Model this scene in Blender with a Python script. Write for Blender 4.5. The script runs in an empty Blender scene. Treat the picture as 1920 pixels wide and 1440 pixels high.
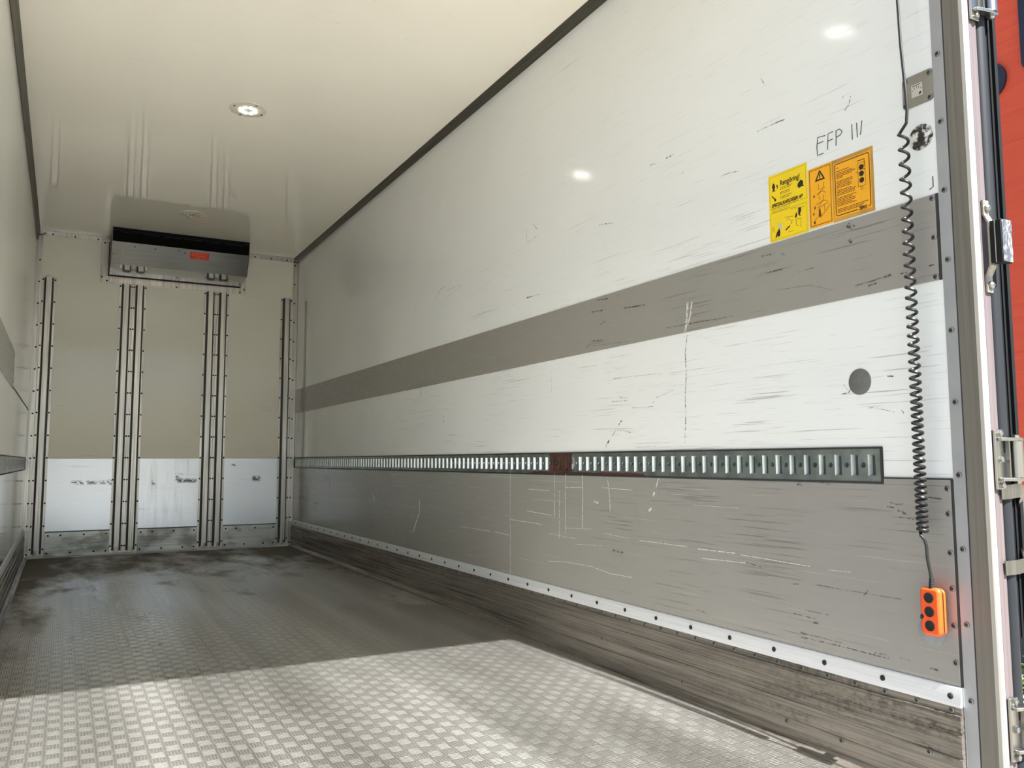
import bpy, math, random
from mathutils import Vector, Matrix
random.seed(7)
scene = bpy.context.scene
col = scene.collection
# ------------------------------------------------------------------ camera, light, exposure
W, L, H = 2.48, 7.488, 3.091          # load space: width, length, height (metres)
YS = -0.09                            # rear face of the door frame
ZG = -1.0                             # yard surface below the load floor
f_px = 1553.18
rx, ry, rz = 0.0919, 0.0027, 0.4953   # pitch, roll, yaw
cam_d = bpy.data.cameras.new('camera')
cam = bpy.data.objects.new('camera', cam_d)
col.objects.link(cam)
cam_d.sensor_width = 36.0
cam_d.lens = f_px / 1920 * 36.0
cam_d.clip_start = 0.05
Rx = Matrix(((1, 0, 0), (0, math.cos(rx), -math.sin(rx)), (0, math.sin(rx), math.cos(rx))))
Ry = Matrix(((math.cos(ry), 0, math.sin(ry)), (0, 1, 0), (-math.sin(ry), 0, math.cos(ry))))
Rz = Matrix(((math.cos(rz), math.sin(rz), 0), (-math.sin(rz), math.cos(rz), 0), (0, 0, 1)))
M = Rz @ Rx @ Ry
right, fwd, up = M.col[0], M.col[1], M.col[2]
R3 = Matrix((right, up, -fwd)).transposed()
cam.matrix_world = Matrix.Translation((0.3026, -1.4535, 0.8958)) @ R3.to_4x4()
scene.camera = cam

SUN_DIR = Vector((-0.142, 2.43, -2.95)).normalized()     # the way sunlight travels
sun_d = bpy.data.lights.new('sun', 'SUN')
sun = bpy.data.objects.new('sun', sun_d)
col.objects.link(sun)
sun_d.energy = 16.0
sun_d.angle = math.radians(0.53)
sun_d.color = (1.0, 0.985, 0.96)
sun.rotation_euler = SUN_DIR.to_track_quat('-Z', 'Y').to_euler()
sun.location = (2, -12, 14)

world = bpy.data.worlds.new('world')
scene.world = world
world.use_nodes = True
wn = world.node_tree
wn.nodes.clear()
sky = wn.nodes.new('ShaderNodeTexSky')
sky.sky_type = 'NISHITA'
sky.sun_disc = False
sky.sun_elevation = math.asin(-SUN_DIR.z)
sky.sun_rotation = math.atan2(-SUN_DIR.x, -SUN_DIR.y)
sky.air_density = 1.0
sky.dust_density = 1.0
bg = wn.nodes.new('ShaderNodeBackground')
bg.inputs['Strength'].default_value = 0.15
wo = wn.nodes.new('ShaderNodeOutputWorld')
wn.links.new(sky.outputs[0], bg.inputs[0])
wn.links.new(bg.outputs[0], wo.inputs[0])

scene.view_settings.view_transform = 'Standard'
scene.view_settings.look = 'None'
scene.view_settings.gamma = 1.0
scene.view_settings.use_curve_mapping = False
scene.view_settings.exposure = 0.65
scene.cycles.use_denoising = True
scene.cycles.max_bounces = 14
scene.cycles.diffuse_bounces = 8
scene.cycles.glossy_bounces = 6

# ------------------------------------------------------------------ node and material helpers
def lin(r, g, b):
    def c(v):
        v /= 255.0
        return v / 12.92 if v <= 0.04045 else ((v + 0.055) / 1.055) ** 2.4
    return (c(r), c(g), c(b), 1.0)

class G:
    """small builder for one material's node graph"""
    def __init__(s, name):
        s.m = bpy.data.materials.new(name)
        s.m.use_nodes = True
        s.nt = s.m.node_tree
        s.p = s.nt.nodes['Principled BSDF']
        s.co = None
    def n(s, t, **kw):
        nd = s.nt.nodes.new(t)
        for k, v in kw.items():
            setattr(nd, k, v)
        return nd
    def l(s, a, b):
        s.nt.links.new(a, b)
    def _in(s, sock, v):
        if isinstance(v, (int, float)):
            sock.default_value = v
        elif isinstance(v, (tuple, list)):
            sock.default_value = v
        else:
            s.l(v, sock)
    def pos(s):
        if s.co is None:
            s.co = s.n('ShaderNodeNewGeometry').outputs['Position']
        return s.co
    def xyz(s):
        if not hasattr(s, '_xyz'):
            x = s.n('ShaderNodeSeparateXYZ')
            s.l(s.pos(), x.inputs[0])
            s._xyz = x.outputs
        return s._xyz
    def mt(s, op, a, b=0.0, c=0.0, clamp=False):
        nd = s.n('ShaderNodeMath', operation=op, use_clamp=clamp)
        s._in(nd.inputs[0], a); s._in(nd.inputs[1], b); s._in(nd.inputs[2], c)
        return nd.outputs[0]
    def noise(s, scale=(1, 1, 1), detail=3.0, rough=0.5, off=(0, 0, 0), dist=0.0):
        mp = s.n('ShaderNodeMapping')
        s.l(s.pos(), mp.inputs[0])
        mp.inputs['Scale'].default_value = scale
        mp.inputs['Location'].default_value = off
        nz = s.n('ShaderNodeTexNoise')
        nz.inputs['Scale'].default_value = 1.0
        nz.inputs['Detail'].default_value = detail
        nz.inputs['Roughness'].default_value = rough
        nz.inputs['Distortion'].default_value = dist
        s.l(mp.outputs[0], nz.inputs['Vector'])
        return nz.outputs[0]
    def ramp(s, v, a, b):
        """0 below a, 1 above b"""
        nd = s.n('ShaderNodeMapRange')
        nd.clamp = True
        s._in(nd.inputs[0], v)
        nd.inputs[1].default_value = a; nd.inputs[2].default_value = b
        nd.inputs[3].default_value = 0.0; nd.inputs[4].default_value = 1.0
        return nd.outputs[0]
    def box(s, axis, a, b, soft=0.02):
        v = s.xyz()[axis]
        return s.mt('MULTIPLY', s.ramp(v, a - soft, a + soft), s.mt('SUBTRACT', 1.0, s.ramp(v, b - soft, b + soft)))
    def mix(s, f, a, b):
        nd = s.n('ShaderNodeMix', data_type='RGBA')
        s._in(nd.inputs[0], f); s._in(nd.inputs[6], a); s._in(nd.inputs[7], b)
        return nd.outputs[2]
    def mixf(s, f, a, b):
        nd = s.n('ShaderNodeMix', data_type='FLOAT')
        s._in(nd.inputs[0], f); s._in(nd.inputs[2], a); s._in(nd.inputs[3], b)
        return nd.outputs[0]
    def bump(s, h, strength=0.3, dist=0.002):
        b = s.n('ShaderNodeBump')
        b.inputs['Strength'].default_value = strength
        b.inputs['Distance'].default_value = dist
        s._in(b.inputs['Height'], h)
        s.l(b.outputs[0], s.p.inputs['Normal'])
    def set(s, base=None, rough=None, metal=None, **kw):
        if base is not None: s._in(s.p.inputs['Base Color'], base)
        if rough is not None: s._in(s.p.inputs['Roughness'], rough)
        if metal is not None: s._in(s.p.inputs['Metallic'], metal)
        for k, v in kw.items():
            s._in(s.p.inputs[k.replace('_', ' ')], v)
        return s.m

def plain(name, rgb, rough=0.5, metal=0.0, var=0.06, **kw):
    """one colour with a little procedural variation"""
    g = G(name)
    c = lin(*rgb)
    d = tuple(x * (1 - var * 3) for x in c[:3]) + (1.0,)
    f = g.ramp(g.noise((9, 9, 9), 4), 0.35, 0.7)
    g.set(g.mix(f, c, d), g.mixf(f, rough, min(1.0, rough + 0.08)), metal, **kw)
    return g.m

def scratched(name, rgb, rough, dark, axis, amount=0.0, light=None, wave=0.10, dirt=None):
    """glossy fibreglass panel with thin horizontal scuffs; axis = the horizontal axis of the panel (0 or 1)"""
    g = G(name)
    base = lin(*rgb)
    sx = [40.0, 40.0, 40.0]
    sx[axis] = 2.2; sx[2] = 170.0
    big = [3.0, 3.0, 3.0]; big[axis] = 1.1
    a = g.noise(tuple(sx), 3.0, 0.55)
    patch = g.noise(tuple(big), 2.0, 0.5, (3.1, 1.7, 0.4))
    thr = g.mixf(g.ramp(patch, 0.35, 0.7), 0.70 - amount, 0.585 - amount)
    thr = g.mt('ADD', thr, g.mt('MULTIPLY', g.ramp(g.xyz()[2], 1.65, 2.0), 0.055))
    s1 = g.ramp(g.mt('SUBTRACT', a, thr), 0.0, 0.035)
    sx2 = list(sx); sx2[axis] = 5.5; sx2[2] = 330.0
    b = g.noise(tuple(sx2), 2.0, 0.5, (8.2, 5.1, 2.2))
    s2 = g.mt('MULTIPLY', g.ramp(b, 0.66 - amount, 0.72 - amount), 0.55)
    m = g.mt('MAXIMUM', s1, s2)
    tone = g.ramp(g.noise((0.8, 0.8, 1.2), 3.0), 0.3, 0.75)
    c = g.mix(tone, base, tuple(x * 0.93 for x in base[:3]) + (1,))
    c = g.mix(g.mt('MULTIPLY', m, 0.45), c, lin(*dark))
    if light:
        sx3 = list(sx); sx3[axis] = 1.3; sx3[2] = 120.0
        lt = g.ramp(g.noise(tuple(sx3), 3.0, 0.6, (1.3, 9.9, 4.4)), 0.66, 0.72)
        c = g.mix(g.mt('MULTIPLY', lt, 0.35), c, lin(*light))
    if dirt:
        c = dirt(g, c)
    g.set(c, g.mixf(m, rough, 0.5), 0.0)
    g.bump(g.noise((2.5, 2.5, 2.5), 2.0), wave, 0.02)
    return g.m

def metal_mat(name, rgb, rough=0.35, axis=2, metal=1.0, grime=None, var=0.25):
    """brushed or drawn aluminium, streaks along axis"""
    g = G(name)
    sc = [90.0, 90.0, 90.0]; sc[axis] = 1.5
    a = g.noise(tuple(sc), 4.0, 0.6)
    base = lin(*rgb)
    dk = tuple(x * (1 - var * 1.6) for x in base[:3]) + (1,)
    c = g.mix(g.ramp(a, 0.35, 0.7), base, dk)
    r = g.mixf(g.ramp(a, 0.3, 0.7), rough * 0.85, min(1, rough * 1.25))
    mv = metal
    if grime:
        n2 = g.noise((5, 5, 9), 6.0, 0.65)
        gm = g.ramp(n2, 0.48, 0.68)
        c = g.mix(g.mt('MULTIPLY', gm, 0.7), c, lin(*grime))
        mv = g.mt('MULTIPLY', metal, g.mt('SUBTRACT', 1.0, g.mt('MULTIPLY', gm, 0.7)))
        r = g.mixf(gm, r, 0.7)
    g.set(c, r, mv)
    g.bump(a, 0.08, 0.001)
    return g.m

# ------------------------------------------------------------------ mesh helpers
class MB:
    def __init__(s):
        s.v = []; s.f = []; s.mi = []; s.cur = 0
    def add(s, vs, fs):
        o = len(s.v)
        s.v += [tuple(v) for v in vs]
        for f in fs:
            s.f.append(tuple(o + i for i in f)); s.mi.append(s.cur)
        return s
    def box(s, x0, x1, y0, y1, z0, z1):
        vs = [(x, y, z) for z in (z0, z1) for y in (y0, y1) for x in (x0, x1)]
        return s.add(vs, [(0, 2, 3, 1), (4, 5, 7, 6), (0, 1, 5, 4), (2, 6, 7, 3), (0, 4, 6, 2), (1, 3, 7, 5)])
    def prism(s, prof, axis, a0, a1):
        """extrude a closed 2-D profile along axis; profile is in the two other axes in x,y,z order"""
        def P(p, a):
            q = list(p); q.insert(axis, a); return q
        n = len(prof)
        vs = [P(p, a0) for p in prof] + [P(p, a1) for p in prof]
        fs = [(i, (i + 1) % n, n + (i + 1) % n, n + i) for i in range(n)]
        fs += [tuple(range(n - 1, -1, -1)), tuple(range(n, 2 * n))]
        return s.add(vs, fs)
    def lathe(s, prof, origin, axis, n=20):
        """profile = [(radius, height)] turned about axis (a unit vector) from origin"""
        ax = Vector(axis).normalized()
        t = Vector((0, 0, 1)) if abs(ax.z) < 0.9 else Vector((1, 0, 0))
        u = ax.cross(t).normalized(); w = ax.cross(u)
        o = Vector(origin)
        vs, fs = [], []
        for r, h in prof:
            for k in range(n):
                a = 2 * math.pi * k / n
                vs.append(o + ax * h + (u * math.cos(a) + w * math.sin(a)) * r)
        for i in range(len(prof) - 1):
            for k in range(n):
                k2 = (k + 1) % n
                fs.append((i * n + k, i * n + k2, (i + 1) * n + k2, (i + 1) * n + k))
        fs.append(tuple(range(n - 1, -1, -1)))
        fs.append(tuple((len(prof) - 1) * n + k for k in range(n)))
        return s.add(vs, fs)
    def cyl(s, a, b, r, n=16):
        a = Vector(a); b = Vector(b)
        return s.lathe([(r, 0), (r, (b - a).length)], a, b - a, n)
    def tube(s, path, r, n=8):
        path = [Vector(p) for p in path]
        vs, fs = [], []
        prev = None
        for i, p in enumerate(path):
            t = (path[min(i + 1, len(path) - 1)] - path[max(i - 1, 0)]).normalized()
            if prev is None:
                h = Vector((0, 0, 1)) if abs(t.z) < 0.9 else Vector((1, 0, 0))
                u = t.cross(h).normalized()
            else:
                u = (prev - t * prev.dot(t)).normalized()
            prev = u
            w = t.cross(u)
            rr = r[i] if isinstance(r, (list, tuple)) else r
            for k in range(n):
                a = 2 * math.pi * k / n
                vs.append(p + (u * math.cos(a) + w * math.sin(a)) * rr)
        for i in range(len(path) - 1):
            for k in range(n):
                k2 = (k + 1) % n
                fs.append((i * n + k, i * n + k2, (i + 1) * n + k2, (i + 1) * n + k))
        fs.append(tuple(range(n - 1, -1, -1)))
        fs.append(tuple((len(path) - 1) * n + k for k in range(n)))
        return s.add(vs, fs)
    def ribbon(s, pts, w, x, th=0.0006):
        """thin mark lying on a wall facing -x: pts are (y, z)"""
        pts = [Vector(p) for p in pts]
        Ls, Rs = [], []
        for i, p in enumerate(pts):
            t = (pts[min(i + 1, len(pts) - 1)] - pts[max(i - 1, 0)])
            t = t.normalized() if t.length > 0 else Vector((1, 0))
            nrm = Vector((-t.y, t.x))
            Ls.append(p + nrm * w / 2); Rs.append(p - nrm * w / 2)
        prof = Ls + Rs[::-1]
        n = len(prof)
        vs = [(x, q.x, q.y) for q in prof] + [(x - th, q.x, q.y) for q in prof]
        m = len(pts)
        fs = []
        for i in range(m - 1):
            fs.append((n + i, n + i + 1, n + n - 2 - i, n + n - 1 - i))
        fs += [(i, (i + 1) % n, n + (i + 1) % n, n + i) for i in range(n)]
        return s.add(vs, fs)
    def build(s, name, mats, parent=None, smooth=0.6, bevel=0.0, loc=None):
        me = bpy.data.meshes.new(name)
        me.from_pydata(s.v, [], s.f)
        mats = mats if isinstance(mats, (list, tuple)) else [mats]
        for m in mats:
            me.materials.append(m)
        if len(mats) > 1:
            me.polygons.foreach_set('material_index', s.mi)
        me.validate()
        import bmesh
        bm = bmesh.new(); bm.from_mesh(me)
        bmesh.ops.recalc_face_normals(bm, faces=bm.faces)
        bm.to_mesh(me); bm.free()
        me.polygons.foreach_set('use_smooth', [True] * len(me.polygons))
        me.set_sharp_from_angle(angle=smooth)
        o = bpy.data.objects.new(name, me)
        col.objects.link(o)
        if loc is not None:
            o.location = loc
        if parent is not None:
            attach(o, parent)
        if bevel > 0:
            b = o.modifiers.new('bevel', 'BEVEL')
            b.width = bevel; b.segments = 2; b.limit_method = 'ANGLE'; b.angle_limit = 0.7
        return o

def attach(o, parent):
    """child keeps its world place; parents are never rotated or scaled"""
    o.parent = parent
    q = parent; off = Vector((0, 0, 0))
    while q is not None:
        off += Vector(q.location); q = q.parent
    o.location = Vector(o.location) - off

def tag(o, label, cat, group=None):
    o['label'] = label; o['category'] = cat
    if group: o['group'] = group
    return o
def thing(name, loc, label, cat, group=None):
    o = bpy.data.objects.new(name, None)
    o.empty_display_size = 0.05
    col.objects.link(o); o.location = loc
    return tag(o, label, cat, group)
def struct(o):
    o['kind'] = 'structure'
    return o

# one screw mesh per facing; dark recess in a bright head
def screw_mesh(name, axis, r, head, sock):
    b = MB()
    b.lathe([(r * 1.0, 0), (r * 0.96, r * 0.22), (r * 0.62, r * 0.40)], (0, 0, 0), axis, 12)
    b.cur = 1
    b.lathe([(r * 0.60, r * 0.30), (r * 0.55, r * 0.46), (r * 0.2, r * 0.40)], (0, 0, 0), axis, 10)
    o = b.build(name, [head, sock])
    me = o.data
    bpy.data.objects.remove(o)
    return me
def screws(parent, me, pts, name='screw'):
    for p in pts:
        o = bpy.data.objects.new(name, me)
        col.objects.link(o); o.location = p
        attach(o, parent)
def copy_tree(o, parent=None):
    c = o.copy(); col.objects.link(c)
    if parent is not None: c.parent = parent
    for ch in list(o.children):
        copy_tree(ch, c)
    return c

# ------------------------------------------------------------------ materials
CREAM = (226, 222, 208)
m_ceiling = scratched('ceiling_gelcoat', (243, 238, 223), 0.04, (150, 140, 120), 0, -0.06, wave=0.05)
m_wall = scratched('wall_gelcoat', (230, 232, 230), 0.10, (92, 90, 86), 1, 0.0, wave=0.10)
m_wall_plain = scratched('wall_gelcoat_plain', (240, 241, 237), 0.10, (120, 118, 112), 1, -0.12, wave=0.05)
m_front = scratched('bulkhead_gelcoat', (224, 221, 206), 0.12, (120, 112, 95), 0, -0.05, wave=0.10)
m_grey = scratched('grey_gelcoat', (146, 144, 138), 0.20, (60, 58, 55), 1, 0.01, light=(200, 200, 192), wave=0.08)
m_grey_plain = scratched('grey_gelcoat_plain', (146, 144, 138), 0.08, (60, 58, 55), 1, -0.12, wave=0.03)
m_band = scratched('grey_band_gelcoat', (146, 143, 136), 0.22, (48, 46, 44), 1, 0.02, wave=0.08)
def sheet_dirt(g, c):
    n1 = g.noise((34, 20, 60), 5.0, 0.7)
    n2 = g.noise((60, 20, 14), 4.0, 0.6, (4, 4, 4))
    def patch(x0, x1, z0, z1, thr, n=n1, soft=0.012):
        m = g.mt('MULTIPLY', g.box(0, x0, x1, soft), g.box(2, z0, z1, soft))
        return g.mt('MULTIPLY', m, g.ramp(n, thr, thr + 0.04))
    m = patch(0.38, 0.73, 0.680, 0.712, 0.48)
    for a in ((0.70, 0.74, 0.67, 0.72, 0.45), (1.32, 1.50, 0.682, 0.72, 0.42), (1.30, 1.36, 0.70, 0.78, 0.50), (2.05, 2.13, 0.69, 0.74, 0.45), (1.84, 1.90, 0.84, 0.88, 0.52),
              (1.085, 1.115, 0.665, 0.71, 0.45), (1.42, 1.45, 0.36, 0.60, 0.60), (1.05, 1.13, 0.30, 0.70, 0.66), (1.1, 1.5, 0.86, 0.90, 0.62)):
        m = g.mt('MAXIMUM', m, patch(*a))
    st = g.mt('MULTIPLY', g.mt('MULTIPLY', g.box(0, 0.98, 1.54, 0.05), g.box(2, 0.1, 0.92, 0.03)), g.ramp(g.noise((22, 22, 1.6), 4.0, 0.6, (7, 0, 2)), 0.5, 0.75))
    c = g.mix(g.mt('MULTIPLY', st, 0.5), c, lin(150, 150, 140))
    return g.mix(g.mt('MULTIPLY', m, 0.92), c, lin(45, 45, 45))
m_sheet = scratched('white_sheet', (232, 241, 252), 0.24, (110, 110, 108), 0, -0.04, dirt=sheet_dirt)
m_sheet.node_tree.nodes['Principled BSDF'].inputs['Metallic'].default_value = 0.32
m_alu = metal_mat('drawn_aluminium', (186, 184, 178), 0.36, 2)
m_alu_y = metal_mat('drawn_aluminium_long', (190, 188, 182), 0.38, 1)
m_alu_white = metal_mat('pale_anodised_strip', (226, 228, 230), 0.40, 1, metal=0.35, var=0.12)
m_alu_plate = metal_mat('worn_aluminium_plate', (196, 198, 194), 0.40, 0, metal=0.6, grime=(150, 150, 142), var=0.12)
m_cove = metal_mat('dark_cove_trim', (86, 82, 72), 0.45, 1, metal=0.3)
m_dark = plain('black_rubber', (16, 17, 19), 0.6, Specular_IOR_Level=0.2)
m_dark2 = plain('dark_grey_rubber', (30, 33, 36), 0.5, Specular_IOR_Level=0.25)
m_chan = plain('dark_side_channel', (52, 51, 46), 0.5)
m_black = plain('black_plastic', (16, 16, 17), 0.35)
m_void = plain('black_outlet', (5, 5, 5), 0.7, Specular_IOR_Level=0.1)
m_gap = plain('dark_sealant', (44, 45, 44), 0.6)
m_head = metal_mat('screw_head', (150, 150, 146), 0.35, 2)
m_sock = plain('screw_recess', (22, 22, 22), 0.7)
m_zinc = metal_mat('bright_zinc', (172, 170, 162), 0.28, 2)
m_flange = plain('grey_frame_flange', (160, 161, 162), 0.45, 0.25, 0.04)
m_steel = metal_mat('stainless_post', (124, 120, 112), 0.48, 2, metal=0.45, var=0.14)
m_steel_lit = metal_mat('stainless_rear_face', (102, 92, 92), 0.5, 2, metal=0.2)  # pinkish tint puts the orange building's reflection into the steel colour
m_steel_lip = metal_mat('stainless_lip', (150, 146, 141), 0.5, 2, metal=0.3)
m_mirror = metal_mat('polished_stainless', (165, 165, 162), 0.12, 0, var=0.12)
m_facade = None
sc_x = screw_mesh('screw_x', (-1, 0, 0), 0.0085, m_head, m_sock)
sc_xd = screw_mesh('screw_xd', (-1, 0, 0), 0.0085, m_sock, m_sock)
sc_px = screw_mesh('screw_px', (1, 0, 0), 0.0085, m_head, m_sock)
sc_y = screw_mesh('screw_y', (0, -1, 0), 0.0085, m_sock, m_sock)
sc_z = screw_mesh('screw_z', (0, 0, -1), 0.0065, m_sock, m_sock)

def ragged(name, rgb, thr=0.46):
    g = G(name)
    g.set(lin(*rgb), 0.6)
    n = g.noise((70, 90, 90), 4.0, 0.75)
    a = g.ramp(n, thr, thr + 0.12)
    g.l(a, g.p.inputs['Alpha'])
    return g.m
# ------------------------------------------------------------------ floor
def zf(y):
    ks = [(-0.1, -0.058), (0.0, -0.055), (0.45, -0.036), (0.87, -0.022), (1.4, -0.012), (3.0, -0.006), (7.6, 0.0)]
    for (a, za), (b, zb) in zip(ks, ks[1:]):
        if y <= b:
            return za + (zb - za) * max(0.0, (y - a)) / (b - a)
    return 0.0

def floor_material():
    g = G('tread_plate')
    X, Y, Z = g.xyz()
    p = 0.048
    u = g.mt('DIVIDE', X, p); v = g.mt('DIVIDE', Y, p)
    fu = g.mt('FRACT', u); fv = g.mt('FRACT', v)
    ck = g.mt('MODULO', g.mt('ADD', g.mt('FLOOR', u), g.mt('FLOOR', v)), 2.0)
    a = g.mixf(ck, fu, fv)          # across the bars
    b = g.mixf(ck, fv, fu)          # along the bars
    tri = g.mt('ABSOLUTE', g.mt('SUBTRACT', g.mt('FRACT', g.mt('MULTIPLY', a, 5.0)), 0.5))
    bar = g.ramp(g.mt('SUBTRACT', 0.5, tri), 0.16, 0.40)
    end = g.mt('SUBTRACT', 1.0, g.ramp(g.mt('ABSOLUTE', g.mt('SUBTRACT', b, 0.5)), 0.36, 0.46))
    bar = g.mt('MULTIPLY', bar, end)
    # lanes worn smooth and dirt
    wear = g.noise((2.2, 0.55, 1), 3.0, 0.5, (2.0, 0, 0))
    lane = g.noise((4.5, 0.25, 1), 2.0, 0.5, (0.3, 5, 0))
    fine = g.noise((140, 140, 20), 4.0, 0.7)
    dirtn = g.noise((3.0, 1.2, 1), 6.0, 0.65, (5, 2, 0))
    deep = g.ramp(Y, 4.6, 7.0)
    side = g.mt('MAXIMUM', g.ramp(X, 2.18, 2.42), g.mt('SUBTRACT', 1.0, g.ramp(X, 0.06, 0.40)))
    side = g.mt('MULTIPLY', side, g.ramp(Y, 1.2, 3.2))
    d = g.mt('ADD', dirtn, g.mt('ADD', g.mt('MULTIPLY', deep, 0.26), g.mt('SUBTRACT', g.mt('MULTIPLY', side, 0.20), g.mt('MULTIPLY', g.mt('SUBTRACT', 1.0, g.ramp(Y, 2.2, 4.2)), 0.20))))
    dirt = g.ramp(d, 0.60, 0.80)
    grime = g.ramp(g.mt('ADD', lane, g.mt('MULTIPLY', fine, 0.25)), 0.45, 0.8)
    c = g.mix(grime, lin(228, 226, 221), lin(182, 179, 173))
    c = g.mix(g.mt('MULTIPLY', g.ramp(fine, 0.5, 0.72), 0.35), c, lin(96, 92, 84))
    c = g.mix(g.mt('MULTIPLY', g.mt('MULTIPLY', g.mt('SUBTRACT', 1.0, bar), g.mixf(wear, 0.05, 0.5)), 0.85), c, lin(112, 109, 102))
    c = g.mix(g.mt('MULTIPLY', ck, 0.06), c, lin(120, 118, 112))  # alternate blocks darker: shading of the turned bars put into the colour
    c = g.mix(g.mt('MULTIPLY', bar, 0.30), c, lin(242, 240, 234))
    c = g.mix(g.mt('MULTIPLY', dirt, 0.85), c, lin(84, 74, 58))
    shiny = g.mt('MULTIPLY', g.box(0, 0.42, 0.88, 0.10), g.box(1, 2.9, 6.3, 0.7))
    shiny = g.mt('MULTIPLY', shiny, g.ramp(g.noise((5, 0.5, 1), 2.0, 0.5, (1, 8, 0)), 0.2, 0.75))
    c = g.mix(g.mt('MULTIPLY', shiny, 0.4), c, lin(232, 232, 228))  # lighter tone puts the white sheet's reflection into the worn lane's colour
    met = g.mt('SUBTRACT', 0.94, g.mt('MULTIPLY', dirt, 0.80))
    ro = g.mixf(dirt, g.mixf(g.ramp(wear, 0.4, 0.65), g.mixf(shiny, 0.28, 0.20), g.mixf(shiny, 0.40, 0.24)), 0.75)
    g.set(c, ro, met)
    hgt = g.mt('ADD', g.mt('MULTIPLY', g.mt('MULTIPLY', bar, g.mixf(shiny, 1.0, 2.4)), g.mixf(dirt, 1.0, 0.35)), g.mt('MULTIPLY', fine, 0.25))
    g.bump(hgt, 0.65, 0.0026)
    return g.m
b = MB()
ys = [YS] + [i * 0.15 for i in range(0, 50)] + [L + 0.03]
vs, fs = [], []
for y in ys:
    for x in (-0.02, W + 0.02):
        vs.append((x, y, zf(y)))
for i in range(len(ys) - 1):
    fs.append((2 * i, 2 * i + 1, 2 * i + 3, 2 * i + 2))
b.add(vs, fs)
b.box(-0.02, W + 0.02, YS, L + 0.03, -0.16, -0.066)
floor = struct(b.build('floor', floor_material()))

# ------------------------------------------------------------------ walls, ceiling
TZ0, TZ1, TY0 = 0.824, 0.933, 0.222      # lashing rail recess in the side walls
b = MB()
b.box(W, W + 0.05, 0.0, L + 0.05, TZ1, H + 0.02)
b.box(W, W + 0.05, 0.0, L + 0.05, -0.1, TZ0)
b.box(W, W + 0.05, 0.0, TY0, TZ0, TZ1)
b.box(W + 0.022, W + 0.05, TY0, L + 0.05, TZ0, TZ1)
wall_right = struct(b.build('wall_right', m_wall))
b = MB()
b.box(-0.05, 0.0, YS, L + 0.05, TZ1, H + 0.02)
b.box(-0.05, 0.0, YS, L + 0.05, -0.1, TZ0)
b.box(-0.05, 0.0, YS, TY0, TZ0, TZ1)
b.box(-0.05, -0.022, TY0, L + 0.05, TZ0, TZ1)
wall_left = struct(b.build('wall_left', m_wall_plain))
b = MB(); b.box(-0.05, W + 0.05, L, L + 0.06, -0.1, H + 0.02)
wall_front = struct(b.build('wall_front', m_front))
b = MB(); b.box(-0.05, W + 0.05, YS, L + 0.06, H, H + 0.07)
ceiling = struct(b.build('ceiling', m_ceiling))

# cove trims along both ceiling edges
b = MB(); b.prism([(W, H), (W - 0.052, H), (W - 0.050, H - 0.006), (W - 0.006, H - 0.026), (W, H - 0.028)], 1, 0.0, L)
struct(b.build('trim_1', m_cove))
b = MB(); b.prism([(0, H), (0.026, H), (0.024, H - 0.012), (0.006, H - 0.10), (0, H - 0.10)], 1, 0.0, L)
struct(b.build('trim_2', m_cove))

# corner angles on the bulkhead
zs = [0.30 + i * 0.209 for i in range(14)]
b = MB()
b.box(0.0, 0.052, L - 0.003, L, 0.26, H - 0.03); b.box(0.0, 0.003, L - 0.05, L, 0.26, H - 0.09)
t = struct(b.build('trim_3', m_alu)); screws(t, sc_y, [(0.034, L - 0.003, z) for z in zs[:13]])
b = MB()
b.box(W - 0.052, W, L - 0.003, L, 0.26, H - 0.03); b.box(W - 0.003, W, L - 0.05, L, 0.26, H - 0.03)
t = struct(b.build('trim_4', m_alu)); screws(t, sc_y, [(W - 0.034, L - 0.003, z) for z in zs[:14]])
b = MB(); b.box(0.0, 0.56, L - 0.003, L, H - 0.042, H); b.box(0.0, 0.56, L - 0.045, L, H - 0.003, H)
t = struct(b.build('trim_5', m_alu)); screws(t, sc_y, [(x, L - 0.003, H - 0.024) for x in (0.06, 0.13, 0.32, 0.52)])
b = MB(); b.box(1.91, W, L - 0.003, L, H - 0.042, H); b.box(1.91, W, L - 0.045, L, H - 0.003, H)
t = struct(b.build('trim_6', m_alu)); screws(t, sc_y, [(x, L - 0.003, H - 0.024) for x in (2.02, 2.19, 2.36, 2.44)])

# ------------------------------------------------------------------ grey panels on the side walls
def rub_panel(name, x0, x1, y0, y1, z0, z1, mat, label, me, sx, pts):
    b = MB(); b.box(x0, x1, y0, y1, z0, z1)
    o = b.build(name, mat, bevel=0.0015)
    tag(o, label, 'panel')
    screws(o, me, [(sx, y, z) for y, z in pts])
    return o
def end_gap(parent, x0, x1, y0, y1, z0, z1):
    b = MB(); b.box(x0, x1, y0, y1, z0, z1); b.build('end_gap', m_gap, parent)
ps = [0.814, 0.744, 0.637, 0.54, 0.44, 0.34]
band = rub_panel('rub_panel', W - 0.004, W - 0.0001, 0.0105, L - 0.005, 1.404, 1.656, m_band,
                 'narrow grey scuffed panel band running along the right wall below the yellow stickers', sc_x, W - 0.004, [(0.019, 1.645), (0.019, 1.53), (0.019, 1.415)])
end_gap(band, W - 0.003, W - 0.0001, 0.002, 0.0105, 1.404, 1.656)
low = rub_panel('rub_panel', W - 0.004, W - 0.0001, 0.0075, L - 0.005, 0.278, 0.8215, m_grey,
                'tall grey scratched panel on the right wall between lashing rail and white strip', sc_x, W - 0.004, [(0.017, z) for z in ps])
end_gap(low, W - 0.003, W - 0.0001, 0.0005, 0.0075, 0.278, 0.838)
b = MB(); b.box(W - 0.004, W - 0.0001, 0.0075, TY0 - 0.001, 0.8215, 0.838); b.build('panel_tongue', m_grey, low)
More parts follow.
